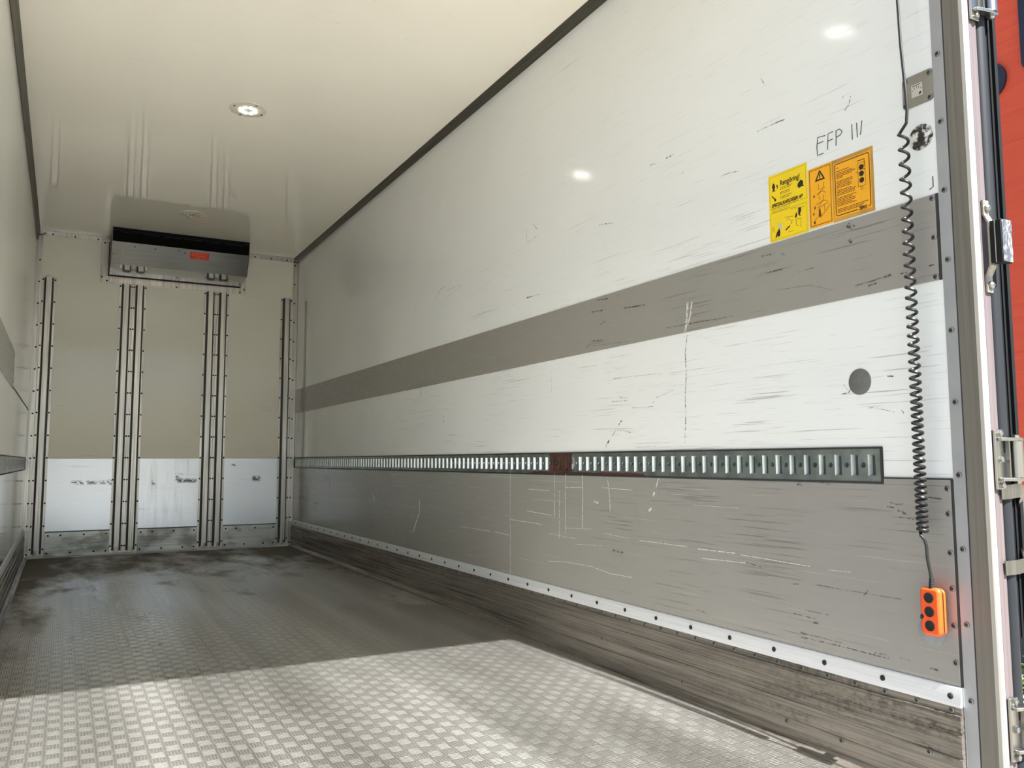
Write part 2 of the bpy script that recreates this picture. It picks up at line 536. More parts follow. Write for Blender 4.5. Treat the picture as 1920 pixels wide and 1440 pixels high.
b = MB(); b.box(W - 0.0042, W - 0.0001, 0.002, TY0 - 0.001, 0.838, 0.8425); b.build('edge_joint', m_gap, low)
lband = rub_panel('rub_panel', 0.0001, 0.004, 0.02, 4.70, 1.365, 1.602, m_band,
                  'grey panel band on the left wall at the picture edge', sc_px, 0.004, [(4.62, 1.57), (4.62, 1.48), (4.62, 1.40)])
end_gap(lband, 0.0001, 0.003, 4.70, 4.73, 1.365, 1.602)
b = MB(); b.box(0.0001, 0.0025, 4.73, L - 0.05, 1.372, 1.380); b.build('edge_joint', m_gap, lband)
rub_panel('rub_panel', 0.0001, 0.004, 0.02, L - 0.05, 0.278, 0.8215, m_grey_plain,
          'tall grey panel on the left wall below its lashing rail', sc_px, 0.004, [])

# ------------------------------------------------------------------ lashing rails
def rail_material(rust, c1=(150, 158, 156), c2=(112, 120, 118), r0=0.34):
    g = G('galvanised_rail_rusty' if rust else 'galvanised_rail')
    n = g.noise((14, 14, 14), 5.0, 0.6)
    c = g.mix(g.ramp(n, 0.35, 0.7), lin(*c1), lin(*c2))
    met, ro = 0.75, r0
    if rust:
        X, Y, Z = g.xyz()
        n2 = g.noise((20, 20, 30), 5.0, 0.65, (3, 3, 3))
        core = g.mt('MULTIPLY', g.box(1, 1.93, 2.20, 0.05), 1.0)
        lipz = g.mt('SUBTRACT', 1.0, g.ramp(Z, 0.834, 0.862))
        lip = g.mt('MULTIPLY', g.box(1, 1.34, 2.42, 0.10), lipz)
        r = g.mt('MULTIPLY', g.mt('MAXIMUM', core, lip), g.mt('ADD', 0.55, n2))
        r = g.ramp(r, 0.62, 0.86)
        rc = g.mix(g.ramp(n2, 0.4, 0.65), lin(52, 36, 28), lin(82, 46, 34))
        rc = g.mix(g.ramp(g.noise((60, 60, 60), 2.0), 0.62, 0.7), rc, lin(40, 36, 30))
        c = g.mix(r, c, rc)
        met = g.mt('SUBTRACT', 0.75, g.mt('MULTIPLY', r, 0.72))
        ro = g.mixf(r, r0, 0.8)
    g.set(c, ro, met)
    g.bump(n, 0.1, 0.002)
    return g.m
lit_rust_flank = rail_material(True, (228, 233, 233), (196, 204, 204), 0.30)  # paler rail copy: sky light on the slot flanks put into the colour
m_slot = plain('slot_shadow_steel', (58, 66, 66), 0.5, 0.3)
def rail_mesh(b, xf, sg, y0, y1, z0, z1):
    """xf front face, sg +1: pockets go towards +x"""
    pitch = 0.0625
    zc = (z0 + z1) / 2
    zA, zB = zc - 0.033, zc + 0.033       # slot mouth
    d = 0.013
    n = int((y1 - y0 - 0.02) / pitch)
    def q(*ps): b.add(list(ps), [tuple(range(len(ps)))])
    X = xf; XD = xf + sg * d
    ystart = y0 + 0.014
    # plain ends
    q((X, y0, z0), (X, ystart, z0), (X, ystart, z1), (X, y0, z1))
    for i in range(n):
        a = ystart + i * pitch
        s0, s1 = a + 0.004, a + 0.031      # slot
        e = a + pitch
        q((X, a, z0), (X, e, z0), (X, e, zA), (X, a, zA))
        q((X, a, zB), (X, e, zB), (X, e, z1), (X, a, z1))
        q((X, a, zA), (X, s0, zA), (X, s0, zB), (X, a, zB))
        # pocket: the flank on the far side slopes and is coloured bright as if skylit
        f0, f1 = s0 + 0.003, s1 - 0.0072
        zi, zj = zA + 0.005, zB - 0.005
        q((X, s0, zA), (XD, f0, zi), (XD, f0, zj), (X, s0, zB))
        b.cur = 1; q((XD, f0, zi), (XD, f1, zi), (XD, f1, zj), (XD, f0, zj)); b.cur = 0
        b.cur = 2; q((XD, f1, zi), (X, s1, zA), (X, s1, zB), (XD, f1, zj)); b.cur = 0
        q((X, s0, zA), (X, s1, zA), (XD, f1, zi), (XD, f0, zi))
        q((X, s0, zB), (XD, f0, zj), (XD, f1, zj), (X, s1, zB))
        # web with a round hole
        h0, h1 = s1 + 0.006, e - 0.0035
        q((X, s1, zA), (X, h0, zA), (X, h0, zB), (X, s1, zB))
        q((X, h1, zA), (X, e, zA), (X, e, zB), (X, h1, zB))
        hm = (h0 + h1) / 2; hw = (h1 - h0) / 2
        q((X, h0, zA), (X, h1, zA), (X, h1, zc - hw), (X, h0, zc - hw))
        q((X, h0, zc + hw), (X, h1, zc + hw), (X, h1, zB), (X, h0, zB))
        sq, ci, cb = [], [], []
        for k in range(8):
            an = math.pi / 4 * k + math.pi / 4
            cx, sy = math.cos(an), math.sin(an)
            mm = max(abs(cx), abs(sy))
            sq.append((X, hm + hw * cx / mm, zc + hw * sy / mm))
            ci.append((X, hm + hw * 0.86 * cx, zc + hw * 0.86 * sy))
            cb.append((X + sg * 0.006, hm + hw * 0.66 * cx, zc + hw * 0.66 * sy))
        for k in range(8):
            k2 = (k + 1) % 8
            q(sq[k], sq[k2], ci[k2], ci[k]); q(ci[k], ci[k2], cb[k2], cb[k])
        b.cur = 1; q(*cb); b.cur = 0
    e = ystart + n * pitch
    if e < y1:
        q((X, e, z0), (X, y1, z0), (X, y1, z1), (X, e, z1))
    # turned lips and the back
    q((X, y0, z1), (X, y1, z1), (X + sg * 0.016, y1, z1), (X + sg * 0.016, y0, z1))
    q((X, y0, z0), (X, y1, z0), (X + sg * 0.016, y1, z0), (X + sg * 0.016, y0, z0))
    q((X, y0, z0), (X, y0, z1), (X + sg * 0.016, y0, z1), (X + sg * 0.016, y0, z0))
def lashing_rail(xf, sg, y0, y1, label, mat):
    t = thing('lashing_rail', (xf, y0, 0.878), label, 'rail', None)
    b = MB(); rail_mesh(b, xf, sg, y0 + 0.006, y1, 0.829, 0.928)
    o = b.build('slotted_rail', [mat, m_slot, lit_rust_flank if sg > 0 else m_zinc], None, 0.35)
    for v in o.data.vertices: pass
    attach(o, t)
    g_ = MB()
    xa, xb = (xf - 0.0015, xf + 0.010) if sg > 0 else (xf - 0.010, xf + 0.0015)
    g_.box(xa, xb, y0 - 0.001, y1, 0.928, 0.9345); g_.box(xa, xb, y0 - 0.001, y1, 0.8225, 0.829)
    g_.box(xa, xb, y0 - 0.001, y0 + 0.006, 0.829, 0.928)
    g_.build('sealing_strip', m_gap, t)
    return t
rail_r = lashing_rail(W - 0.003, 1, 0.224, L - 0.004, 'galvanised slotted lashing rail with a rusty stretch, set in the right wall', rail_material(True))
lashing_rail(0.003, -1, 0.224, 7.18, 'slotted lashing rail on the left wall at the picture edge', rail_material(False))

# ------------------------------------------------------------------ aluminium scuff boards along the floor
def scuff_material():
    g = G('worn_scuff_board')
    X, Y, Z = g.xyz()
    streak = g.noise((20, 1.1, 95), 5.0, 0.65)
    grime = g.noise((6, 1.6, 16), 6.0, 0.7, (2, 1, 3))
    wear = g.ramp(g.mt('ADD', streak, g.mt('MULTIPLY', grime, 0.5)), 0.62, 0.92)
    c = g.mix(wear, lin(160, 153, 144), lin(84, 80, 73))
    bl = g.mt('MULTIPLY', g.ramp(grime, 0.45, 0.58), g.mt('MULTIPLY', g.mt('SUBTRACT', 1.0, g.ramp(Y, 0.3, 1.3)), g.ramp(g.noise((60, 40, 60), 3.0, 0.7), 0.45, 0.6)))
    c = g.mix(g.mt('MULTIPLY', bl, 0.75), c, lin(60, 56, 50))
    rings = g.ramp(g.noise((10, 2.2, 230), 2.0, 0.5, (1, 4, 4)), 0.60, 0.68)
    c = g.mix(g.mt('MULTIPLY', rings, 0.35), c, lin(64, 60, 55))
    g.set(c, g.mixf(wear, 0.38, 0.58), g.mixf(wear, 0.85, 0.55))
    g.bump(streak, 0.2, 0.002)
    return g.m
m_scuff = scuff_material()
def scuff_board(name, xw, sg, y0, y1):
    """xw = wall face, sg = +1 when the load space lies towards -x (right wall)"""
    def P(d, z): return (xw - sg * d, z)
    prof = [P(-0.002, -0.07), P(0.052, -0.07), P(0.050, 0.006), P(0.030, 0.014), P(0.020, 0.026), P(0.0185, 0.062), P(0.016, 0.064), P(0.016, 0.070), P(0.0185, 0.072),
            P(0.0185, 0.112), P(0.016, 0.114), P(0.016, 0.120), P(0.0185, 0.122), P(0.0185, 0.160), P(0.016, 0.162), P(0.016, 0.168), P(0.0185, 0.170),
            P(0.0185, 0.202), P(0.013, 0.204), P(0.012, 0.225), P(-0.002, 0.225)]
    b = MB()
    segs = [y0] + [v for v in (0.0, 0.45, 0.87, 1.4, 3.0) if v > y0] + [y1]
    n = len(prof)
    vs, fs = [], []
    for y in segs:
        dz = zf(y)
        for (x, z) in prof:
            k = max(0.0, 1 - max(z, 0.0) / 0.2)       # the foot follows the floor
            vs.append((x, y, z + dz * k))
    for i in range(len(segs) - 1):
        for k in range(n):
            k2 = (k + 1) % n
            fs.append((i * n + k, i * n + k2, (i + 1) * n + k2, (i + 1) * n + k))
    fs += [tuple(range(n - 1, -1, -1)), tuple((len(segs) - 1) * n + k for k in range(n))]
    b.add(vs, fs)
    return struct(b.build(name, m_scuff, smooth=0.5))
base_r = scuff_board('baseboard_right', W, 1, 0.003, L - 0.003)
base_l = scuff_board('baseboard_left', 0.0, -1, YS + 0.01, L - 0.003)
def strip(parent, xw, sg, y0, y1):
    prof = [(xw, 0.224), (xw - sg * 0.014, 0.224), (xw - sg * 0.0145, 0.228), (xw - sg * 0.008, 0.274), (xw - sg * 0.005, 0.277), (xw, 0.277)]
    b = MB(); b.prism(prof, 1, y0, y1)
    return b.build('capping_strip', m_alu_white, parent)
st = strip(base_r, W, 1, 0.004, L - 0.003)
st['label'] = 'white capping strip'
screws(st, sc_xd, [(W - 0.0115, 0.034 + i * 0.2142, 0.250) for i in range(35)])
screws(base_r, sc_x, [(W - 0.0125, 0.031 + i * 0.1045, 0.2145) for i in range(45)])
screws(base_r, sc_x, [(W - 0.019, y, z) for y, z in ((0.10, 0.085), (0.62, 0.030), (1.15, 0.035), (0.40, 0.03), (2.3, 0.10), (1.7, 0.1))])
strip(base_l, 0.0, -1, YS + 0.01, L - 0.003)
PEN= [[(0.389, 1.964), (0.421, 1.968), (0.425, 1.937), (0.424, 1.907), (0.399, 1.907)], [(0.422, 1.947), (0.398, 1.947)], [(0.358, 1.967), (0.378, 1.965), (0.38, 1.941), (0.382, 1.913)], [(0.38, 1.941), (0.36, 1.942)], [(0.348, 1.915), (0.346, 1.941), (0.346, 1.965), (0.331, 1.965), (0.322, 1.955), (0.328, 1.945), (0.345, 1.942)], [(0.284, 1.964), (0.284, 1.913)], [(0.266, 1.962), (0.265, 1.914)], [(0.246, 1.962), (0.253, 1.918)], [(0.016, 1.71), (0.016, 1.679), (0.028, 1.673)]]
DARK= [([(1.1, 1.393), (1.115, 1.326), (1.111, 1.24), (1.12, 1.155), (1.121, 1.049), (1.13, 0.958)], 0.004), ([(1.551, 1.072), (1.576, 1.051)], 0.008), ([(1.597, 1.031), (1.626, 1.003)], 0.003), ([(1.652, 0.984), (1.678, 0.956)], 0.01), ([(1.585, 1.03), (1.537, 1.026), (1.486, 1.015)], 0.003), ([(1.318, 2.162), (1.281, 2.159)], 0.005), ([(1.21, 2.157), (1.158, 2.158)], 0.006), ([(1.11, 2.059), (1.1, 2.071)], 0.006), ([(0.888, 1.977), (0.847, 1.979), (0.793, 1.97)], 0.003), ([(1.711, 2.001), (1.595, 1.979)], 0.004), ([(2.404, 1.774), (2.357, 1.772)], 0.01), ([(2.357, 1.772), (2.267, 1.767)], 0.003), ([(3.616, 2.009), (3.58, 2.035), (3.501, 2.046)], 0.004), ([(3.492, 2.012), (3.249, 2.005)], 0.003), ([(0.665, 2.277), (0.648, 2.246)], 0.004), ([(0.603, 2.086), (0.561, 2.083)], 0.006), ([(0.691, 2.086), (0.603, 2.086)], 0.002), ([(0.309, 2.019), (0.291, 2.034), (0.284, 2.058)], 0.003), ([(0.313, 2.069), (0.316, 2.049)], 0.003), ([(0.292, 1.44), (0.264, 1.442), (0.225, 1.444), (0.165, 1.452)], 0.004), ([(0.245, 1.431), (0.216, 1.434)], 0.006), ([(0.197, 1.444), (0.163, 1.449)], 0.006), ([(0.132, 1.446), (0.111, 1.445)], 0.005), ([(0.045, 1.45), (0.012, 1.452)], 0.006), ([(0.639, 1.488), (0.473, 1.476), (0.366, 1.438)], 0.0015), ([(0.684, 1.621), (0.621, 1.618)], 0.006), ([(0.666, 1.557), (0.591, 1.555)], 0.006), ([(0.516, 1.529), (0.455, 1.532)], 0.004), ([(0.594, 1.612), (0.57, 1.6)], 0.003), ([(0.314, 1.642), (0.289, 1.625)], 0.02), ([(0.309, 1.592), (0.293, 1.574)], 0.012), ([(0.565, 0.325), (0.543, 0.325)], 0.008), ([(0.543, 0.325), (0.398, 0.323)], 0.002), ([(0.564, 0.311), (0.399, 0.312), (0.227, 0.309)], 0.004), ([(0.491, 0.49), (0.311, 0.488), (0.177, 0.488)], 0.002), ([(0.311, 0.477), (0.287, 0.504)], 0.003), ([(0.806, 0.529), (0.734, 0.52)], 0.003), ([(0.59, 0.48), (0.563, 0.483)], 0.003), ([(0.205, 0.769), (0.18, 0.763), (0.15, 0.766)], 0.003), ([(0.213, 0.756), (0.19, 0.753)], 0.004), ([(0.173, 0.726), (0.142, 0.724), (0.118, 0.721)], 0.003), ([(0.176, 0.746), (0.148, 0.736)], 0.008), ([(0.077, 0.788), (0.056, 0.786), (0.035, 0.784)], 0.004), ([(0.278, 0.317), (0.226, 0.317)], 0.004), ([(0.096, 0.309), (0.07, 0.309)], 0.006), ([(0.191, 0.318), (0.156, 0.319)], 0.004), ([(1.082, 0.32), (1.025, 0.317)], 0.005), ([(0.59, 0.383), (0.5, 0.38)], 0.003), ([(0.51, 0.367), (0.49, 0.368)], 0.008), ([(0.539, 0.401), (0.444, 0.401)], 0.002), ([(1.63, 0.495), (1.55, 0.493)], 0.01), ([(0.548, 0.819), (0.534, 0.81), (0.557, 0.813)], 0.006), ([(0.469, 0.824), (0.416, 0.815)], 0.004), ([(0.33, 1.116), (0.336, 1.106), (0.367, 1.103)], 0.003), ([(0.355, 1.132), (0.336, 1.11)], 0.002), ([(0.268, 1.053), (0.245, 1.054), (0.208, 1.044), (0.177, 1.036)], 0.002), ([(0.195, 1.146), (0.175, 1.143)], 0.005), ([(0.153, 1.042), (0.145, 1.031)], 0.003), ([(1.732, 1.643), (1.637, 1.634)], 0.006), ([(1.787, 1.594), (1.681, 1.587)], 0.006), ([(1.515, 1.57), (1.368, 1.559)], 0.008), ([(1.78, 1.455), (1.692, 1.449)], 0.008), ([(1.803, 1.442), (1.671, 1.441)], 0.003), ([(1.228, 1.44), (1.063, 1.435), (0.826, 1.428)], 0.003), ([(1.708, 1.521), (1.665, 1.532)], 0.005), ([(5.204, 1.267), (5.201, 1.2), (5.191, 0.979)], 0.003), ([(3.917, 1.436), (3.905, 1.334)], 0.006), ([(3.525, 1.186), (3.516, 1.144)], 0.008), ([(5.542, 1.302), (5.511, 1.282)], 0.01), ([(2.158, 1.352), (2.154, 1.242)], 0.0015), ([(1.635, 1.16), (1.502, 1.156)], 0.003), ([(1.612, 1.263), (1.269, 1.255)], 0.0015), ([(1.329, 1.134), (1.3, 1.157), (1.196, 1.178)], 0.002), ([(2.43, 0.777), (2.208, 0.768)], 0.002), ([(6.086, 1.428), (6.055, 1.481)], 0.008), ([(5.737, 1.43), (5.691, 1.47)], 0.01), ([(1.475, 1.122), (1.326, 1.12)], 0.0015), ([(1.461, 0.948), (1.313, 0.954)], 0.0015), ([(1.573, 1.175), (1.513, 1.167)], 0.004), ([(1.826, 1.435), (1.487, 1.417)], 0.002), ([(1.908, 1.341), (1.738, 1.336)], 0.002), ([(3.634, 2.038), (3.652, 1.986)], 0.002), ([(2.407, 2.153), (2.401, 2.077)], 0.002), ([(2.39, 2.075), (2.274, 2.091)], 0.003), ([(2.33, 2.163), (2.291, 2.124)], 0.004)]
LIGHT= [([(1.089, 1.523), (1.094, 1.474), (1.106, 1.407)], 0.014), ([(1.063, 1.521), (1.074, 1.471), (1.092, 1.431)], 0.008), ([(3.911, 0.635), (3.919, 0.525), (3.948, 0.498)], 0.012), ([(3.957, 0.49), (4.025, 0.401)], 0.016), ([(4.896, 0.63), (4.855, 0.577)], 0.012), ([(6.185, 0.753), (6.129, 0.695), (6.09, 0.632)], 0.004), ([(6.368, 0.514), (6.328, 0.466)], 0.006), ([(2.018, 0.83), (2.023, 0.54)], 0.003), ([(1.87, 0.827), (1.868, 0.727), (1.875, 0.576)], 0.004), ([(1.664, 0.823), (1.649, 0.746), (1.643, 0.663)], 0.004), ([(2.123, 0.829), (2.127, 0.612)], 0.003), ([(2.079, 0.745), (2.082, 0.51)], 0.002), ([(2.592, 0.846), (2.595, 0.273)], 0.002), ([(2.403, 0.629), (2.157, 0.62)], 0.003), ([(3.239, 0.491), (2.84, 0.491)], 0.003), ([(2.594, 0.573), (2.248, 0.569)], 0.003), ([(2.786, 0.492), (2.613, 0.487)], 0.003), ([(2.39, 0.744), (2.182, 0.742)], 0.003), ([(2.029, 0.762), (1.872, 0.767)], 0.003), ([(1.707, 0.771), (1.477, 0.766)], 0.003), ([(1.699, 0.565), (1.509, 0.558)], 0.002), ([(1.434, 0.555), (1.124, 0.556)], 0.003), ([(1.062, 0.553), (0.859, 0.556)], 0.004), ([(0.832, 0.553), (0.703, 0.551), (0.515, 0.546)], 0.003), ([(0.439, 0.544), (0.353, 0.546)], 0.002), ([(2.035, 0.403), (1.802, 0.406), (1.653, 0.391), (1.487, 0.393)], 0.003), ([(2.186, 0.39), (2.035, 0.403)], 0.003), ([(1.042, 0.519), (0.945, 0.523), (0.807, 0.527)], 0.003), ([(1.296, 0.82), (1.315, 0.775)], 0.006), ([(1.322, 0.764), (1.334, 0.746)], 0.012), ([(1.774, 0.706), (1.739, 0.7)], 0.012), ([(1.364, 0.683), (1.346, 0.695)], 0.012), ([(1.216, 0.759), (1.025, 0.755)], 0.0015), ([(1.937, 0.496), (1.713, 0.508)], 0.002), ([(1.087, 0.72), (0.839, 0.721)], 0.0015), ([(2.185, 0.528), (1.937, 0.522)], 0.002), ([(2.032, 0.565), (1.799, 0.577)], 0.002)]

# ------------------------------------------------------------------ bulkhead: lower sheet, battens, kick plates
b = MB(); b.box(0.055, W - 0.055, L - 0.004, L, 0.03, 0.921)
sheet = b.build('lower_sheet', m_sheet, wall_front)
sheet['label'] = 'white scuffed lower sheet'
def batten(x, label):
    t = thing('bulkhead_batten', (x, L, 0.03), label, 'batten', 'aluminium battens on the bulkhead')
    z0, z1 = 0.022, 2.645
    b = MB(); b.box(x - 0.0605, x + 0.0605, L - 0.006, L - 0.0035, z0, z1); b.build('flange', m_alu, t)
    b = MB(); b.box(x - 0.0405, x + 0.0405, L - 0.0105, L - 0.0055, z0 + 0.02, z1 - 0.003); b.build('side_channel', m_chan, t)
    b = MB()
    b.prism([(x - 0.026, L - 0.0095), (x - 0.026, L - 0.040), (x - 0.022, L - 0.044), (x + 0.022, L - 0.044), (x + 0.026, L - 0.040), (x + 0.026, L - 0.0095)], 2, z0 + 0.055, z1)
    b.build('crown', m_alu, t)
    b = MB()
    b.prism([(x - 0.024, L - 0.0095), (x - 0.024, L - 0.030), (x, L - 0.034), (x + 0.024, L - 0.030), (x + 0.024, L - 0.0095)], 2, z0 + 0.012, z0 + 0.0545)
    b.build('end_piece', m_zinc, t)
    zz = [0.085 + 0.2115 * i for i in range(13)]
    screws(t, sc_y, [(x + s * 0.051, L - 0.006, z) for z in zz for s in (-1, 1)])
    return t
batten(0.118, 'aluminium batten on the bulkhead beside the left wall corner')
batten(0.786, 'left one of the batten pair below the left half of the cooling unit')
batten(0.910, 'right one of the batten pair below the left half of the cooling unit')
batten(1.580, 'left one of the batten pair below the right half of the cooling unit')
batten(1.705, 'right one of the batten pair below the right half of the cooling unit')
batten(2.362, 'aluminium batten on the bulkhead beside the right wall corner')
def kick(x0, x1, label):
    z0, z1 = 0.012, 0.237
    t = thing('kick_plate', ((x0 + x1) / 2, L, 0.01), label, 'plate', 'kick plates at the foot of the bulkhead')
    b = MB(); b.box(x0, x1, L - 0.013, L - 0.004, z0, z1); b.build('plate', m_alu_plate, t, bevel=0.002)
    b = MB(); b.box(x0 - 0.001, x1 + 0.001, L - 0.010, L - 0.004, z1, z1 + 0.008); b.build('sealing_joint', m_gap, t)
    w = x1 - x0
    screws(t, sc_y, [(x0 + w * k, L - 0.013, z1 - 0.03) for k in (0.05, 0.24, 0.6, 0.95)] + [(x0 + w * k, L - 0.013, 0.045) for k in (0.04, 0.4, 0.76, 0.95)])
kick(0.181, 0.724, 'worn aluminium kick plate on the bulkhead foot at the far left')
kick(0.973, 1.517, 'worn aluminium kick plate on the bulkhead foot between the batten pairs')
kick(1.769, 2.300, 'worn aluminium kick plate on the bulkhead foot nearest the right wall')
def end_plate(x0, x1, label):
    b = MB()
    z0 = 0.02
    while z0 < 0.25:
        b.box(x0, x1, L - 0.014, L - 0.004, z0, z0 + 0.034); b.box(x0, x1, L - 0.010, L - 0.004, z0 + 0.034, z0 + 0.040); z0 += 0.040
    o = b.build('ribbed_end_plate', m_zinc); tag(o, label, 'plate')
    screws(o, sc_y, [((x0 + x1) / 2, L - 0.014, 0.04)])
end_plate(0.022, 0.056, 'small ribbed bright metal plate in the left floor corner of the bulkhead')
end_plate(W - 0.056, W - 0.022, 'small ribbed bright metal plate in the right floor corner of the bulkhead')

# ------------------------------------------------------------------ cooling unit
t = thing('cooling_unit', (1.247, L, 3.09), 'stainless cooling unit with black slot hanging below the ceiling on the bulkhead', 'cooling unit')
x0, x1 = 0.625, 1.872
YF = 7.0
side = [(YF, H - 0.004), (YF, 2.952), (7.11, 2.760), (7.40, 2.722), (L - 0.005, 2.714), (L - 0.005, H - 0.004)]
b = MB(); b.prism(side, 0, x0, x0 + 0.003); b.build('side_cheek', m_steel, t)
b = MB(); b.prism(side, 0, x1 - 0.003, x1); b.build('side_cheek', m_steel, t)
b = MB()
def fold(p, q, th=0.0025):
    (ya, za), (yb, zb) = p, q
    b.add([(x0, ya, za), (x1, ya, za), (x1, yb, zb), (x0, yb, zb), (x0, ya + th, za + th), (x1, ya + th, za + th), (x1, yb + th, zb + th), (x0, yb + th, zb + th)],
          [(0, 1, 2, 3), (4, 7, 6, 5), (0, 4, 5, 1), (2, 6, 7, 3), (0, 3, 7, 4), (1, 5, 6, 2)])
fold((YF - 0.002, 2.952), (7.11, 2.758)); fold((7.11, 2.758), (7.43, 2.718))
fas = b.build('fascia', m_mirror, t, 0.3)
fx = lambda s: (YF - 0.002 + 0.112 * s, 2.952 - 0.194 * s)   # along the sloping fascia
fn = Vector((0, -0.194, -0.112)).normalized()
fme = screw_mesh('screw_f', (0, fn.y, fn.z), 0.006, m_sock, m_sock)
screws(fas, fme, [(x, fx(s)[0] + fn.y * 0.001, fx(s)[1] + fn.z * 0.001) for x, s in ((0.82, 0.16), (1.0, 0.16), (1.21, 0.13), (1.265, 0.2), (0.64, 0.55), (1.862, 0.5))])
b = MB(); b.box(x0 + 0.004, x1 - 0.004, YF + 0.03, YF + 0.24, 2.93, H - 0.012); b.build('air_outlet', m_void, t)
b = MB()
b.box(x0 + 0.003, x1 - 0.003, YF, YF + 0.032, H - 0.012, H - 0.004); b.box(x0 + 0.003, x1 - 0.003, YF + 0.004, YF + 0.030, H - 0.030, H - 0.025)
b.build('outlet_lip', m_dark2, t)
b = MB()
for k in range(6):
    xa = x0 + 0.06 + k * 0.19
    b.box(xa, xa + 0.165, YF + 0.010, YF + 0.030, H - 0.046, H - 0.040)
b.build('louvre_blade', m_dark2, t)
def red_mat():
    g = G('red_warning_label')
    X, Y, Z = g.xyz()
    ln = g.ramp(g.mt('FRACT', g.mt('MULTIPLY', Z, 62.0)), 0.55, 0.6)
    wd = g.ramp(g.noise((160, 20, 40), 2.0), 0.44, 0.5)
    m = g.mt('MULTIPLY', g.mt('MULTIPLY', ln, wd), g.box(0, 1.325, 1.475, 0.003))
    g.set(g.mix(m, lin(196, 26, 20), lin(226, 120, 60)), 0.4)
    return g.m
ya, za = fx(0.10); yb, zb = fx(0.42)
o_ = Vector((0, fn.y, fn.z)) * 0.0015
b = MB(); b.add([(1.312, ya + o_.y, za + o_.z), (1.488, ya + o_.y, za + o_.z), (1.488, yb + o_.y, zb + o_.z), (1.312, yb + o_.y, zb + o_.z),
                 (1.312, ya, za), (1.488, ya, za), (1.488, yb, zb), (1.312, yb, zb)], [(0, 1, 2, 3), (0, 4, 5, 1), (1, 5, 6, 2), (2, 6, 7, 3), (3, 7, 4, 0)])
lb = b.build('warning_label', red_mat(), t); lb['label'] = 'red warning label'
b = MB()
b.box(0.548, 0.616, L - 0.006, L, 2.650, 3.066); b.box(1.873, 1.930, L - 0.006, L, 2.650, 3.049); b.box(0.616, 1.873, L - 0.006, L, 2.650, 2.712)
fr = b.build('wall_flange', m_alu, t)
screws(fr, sc_y, [(x, L - 0.006, z) for x, z in ((0.565, 2.70), (0.58, 3.04), (0.61, 2.665), (1.87, 2.665), (1.915, 2.70), (1.25, 2.66))])
b = MB(); b.box(0.616, 1.873, L - 0.004, L - 0.001, 2.712, 3.06); b.build('back_opening', m_black, t)

# ------------------------------------------------------------------ round ceiling lights
def led_mat(name, e):
    g = G(name)
    g.set(lin(245, 246, 240), 0.25)
    g.p.inputs['Emission Color'].default_value = (1.0, 0.99, 0.95, 1)
    g.p.inputs['Emission Strength'].default_value = e
    return g.m
m_led = led_mat('led_lit', 16.0)
m_rim = plain('lamp_rim_cream', (222, 214, 194), 0.3)
m_lens = plain('lamp_reflector', (196, 198, 192), 0.2)
m_led_off = plain('led_off', (205, 206, 200), 0.2)
def lamp(y, label, led):
    t = thing('ceiling_light', (1.234, y, H), label, 'ceiling light', 'round lights in the ceiling')
    c = (1.234, y, H); dn = (0, 0, -1)
    b = MB(); b.lathe([(0.113, -0.001), (0.112, 0.003), (0.100, 0.006), (0.066, 0.006), (0.063, 0.003)], c, dn, 40); b.build('rim', m_rim, t)
    b = MB(); b.lathe([(0.064, 0.0035), (0.063, 0.006), (0.05, 0.0065)], c, dn, 32); b.build('reflector', m_lens, t)
    for k in range(8):
        a = 2 * math.pi * k / 8 + 0.2
        b = MB(); b.lathe([(0.0135, 0.006), (0.012, 0.010), (0.006, 0.012)], (1.234 + 0.044 * math.cos(a), y + 0.044 * math.sin(a), H), dn, 12); b.build('led', led, t)
    screws(t, sc_z, [(1.234 + 0.094 * math.cos(a), y + 0.094 * math.sin(a), H - 0.006) for a in (0.35, 1.92, 3.49, 5.06)])
lamp(3.742, 'round white lit ceiling light near the middle of the ceiling', m_led)
lamp(6.262, 'round unlit ceiling light close to the cooling unit', m_led_off)
lamp(1.331, 'round ceiling light nearest the rear opening', m_led)

# ------------------------------------------------------------------ things on the right wall
m_pen = plain('marker_ink', (52, 54, 58), 0.6)
m_scuff_dark = ragged('scuff_dark', (74, 72, 70))
m_scuff_light = ragged('scuff_light', (200, 200, 193), 0.36)
b = MB()
for pl in PEN: b.ribbon(pl, 0.0026, W - 0.0004)
b.build('handwriting', m_pen, wall_right)
b = MB()
for pl, w in DARK: b.ribbon(pl, w * 0.8, W - 0.0002 - (0.004 if any(1.40 < q[1] < 1.66 or q[1] < 0.84 for q in pl) else 0))
b.build('scuff_mark', m_scuff_dark, wall_right)
b = MB()
for pl, w in LIGHT: b.ribbon(pl, w * 0.8, W - 0.0002 - (0.004 if any(1.40 < q[1] < 1.66 or q[1] < 0.84 for q in pl) else 0))
b.build('tape_residue', m_scuff_light, wall_right)

# lettering: a font curve turned into a flat mesh that stands on the right wall (reads towards -y)
def wall_text(body, size, y, z, x, mat, parent, name, shear=0.0, bold=0.0, width=None, spacing=1.0):
    cu = bpy.data.curves.new(name, 'FONT')
    cu.body = body; cu.size = size; cu.shear = shear; cu.offset = bold; cu.space_character = spacing
    tmp = bpy.data.objects.new(name, cu); col.objects.link(tmp)
    dg = bpy.context.evaluated_depsgraph_get(); dg.update()
    me = bpy.data.meshes.new_from_object(tmp.evaluated_get(dg))
    bpy.data.objects.remove(tmp); bpy.data.curves.remove(cu)
    xs = [v.co.x for v in me.vertices]
    k = 1.0 if width is None else width / (max(xs) - min(xs))
    x_0 = min(xs)
    for v in me.vertices:
        v.co = Vector((x, y - (v.co.x - x_0) * k, z + v.co.y))
    me.materials.clear(); me.materials.append(mat)
    o = bpy.data.objects.new(name, me); col.objects.link(o); attach(o, parent)
    return o
XS = W - 0.0015
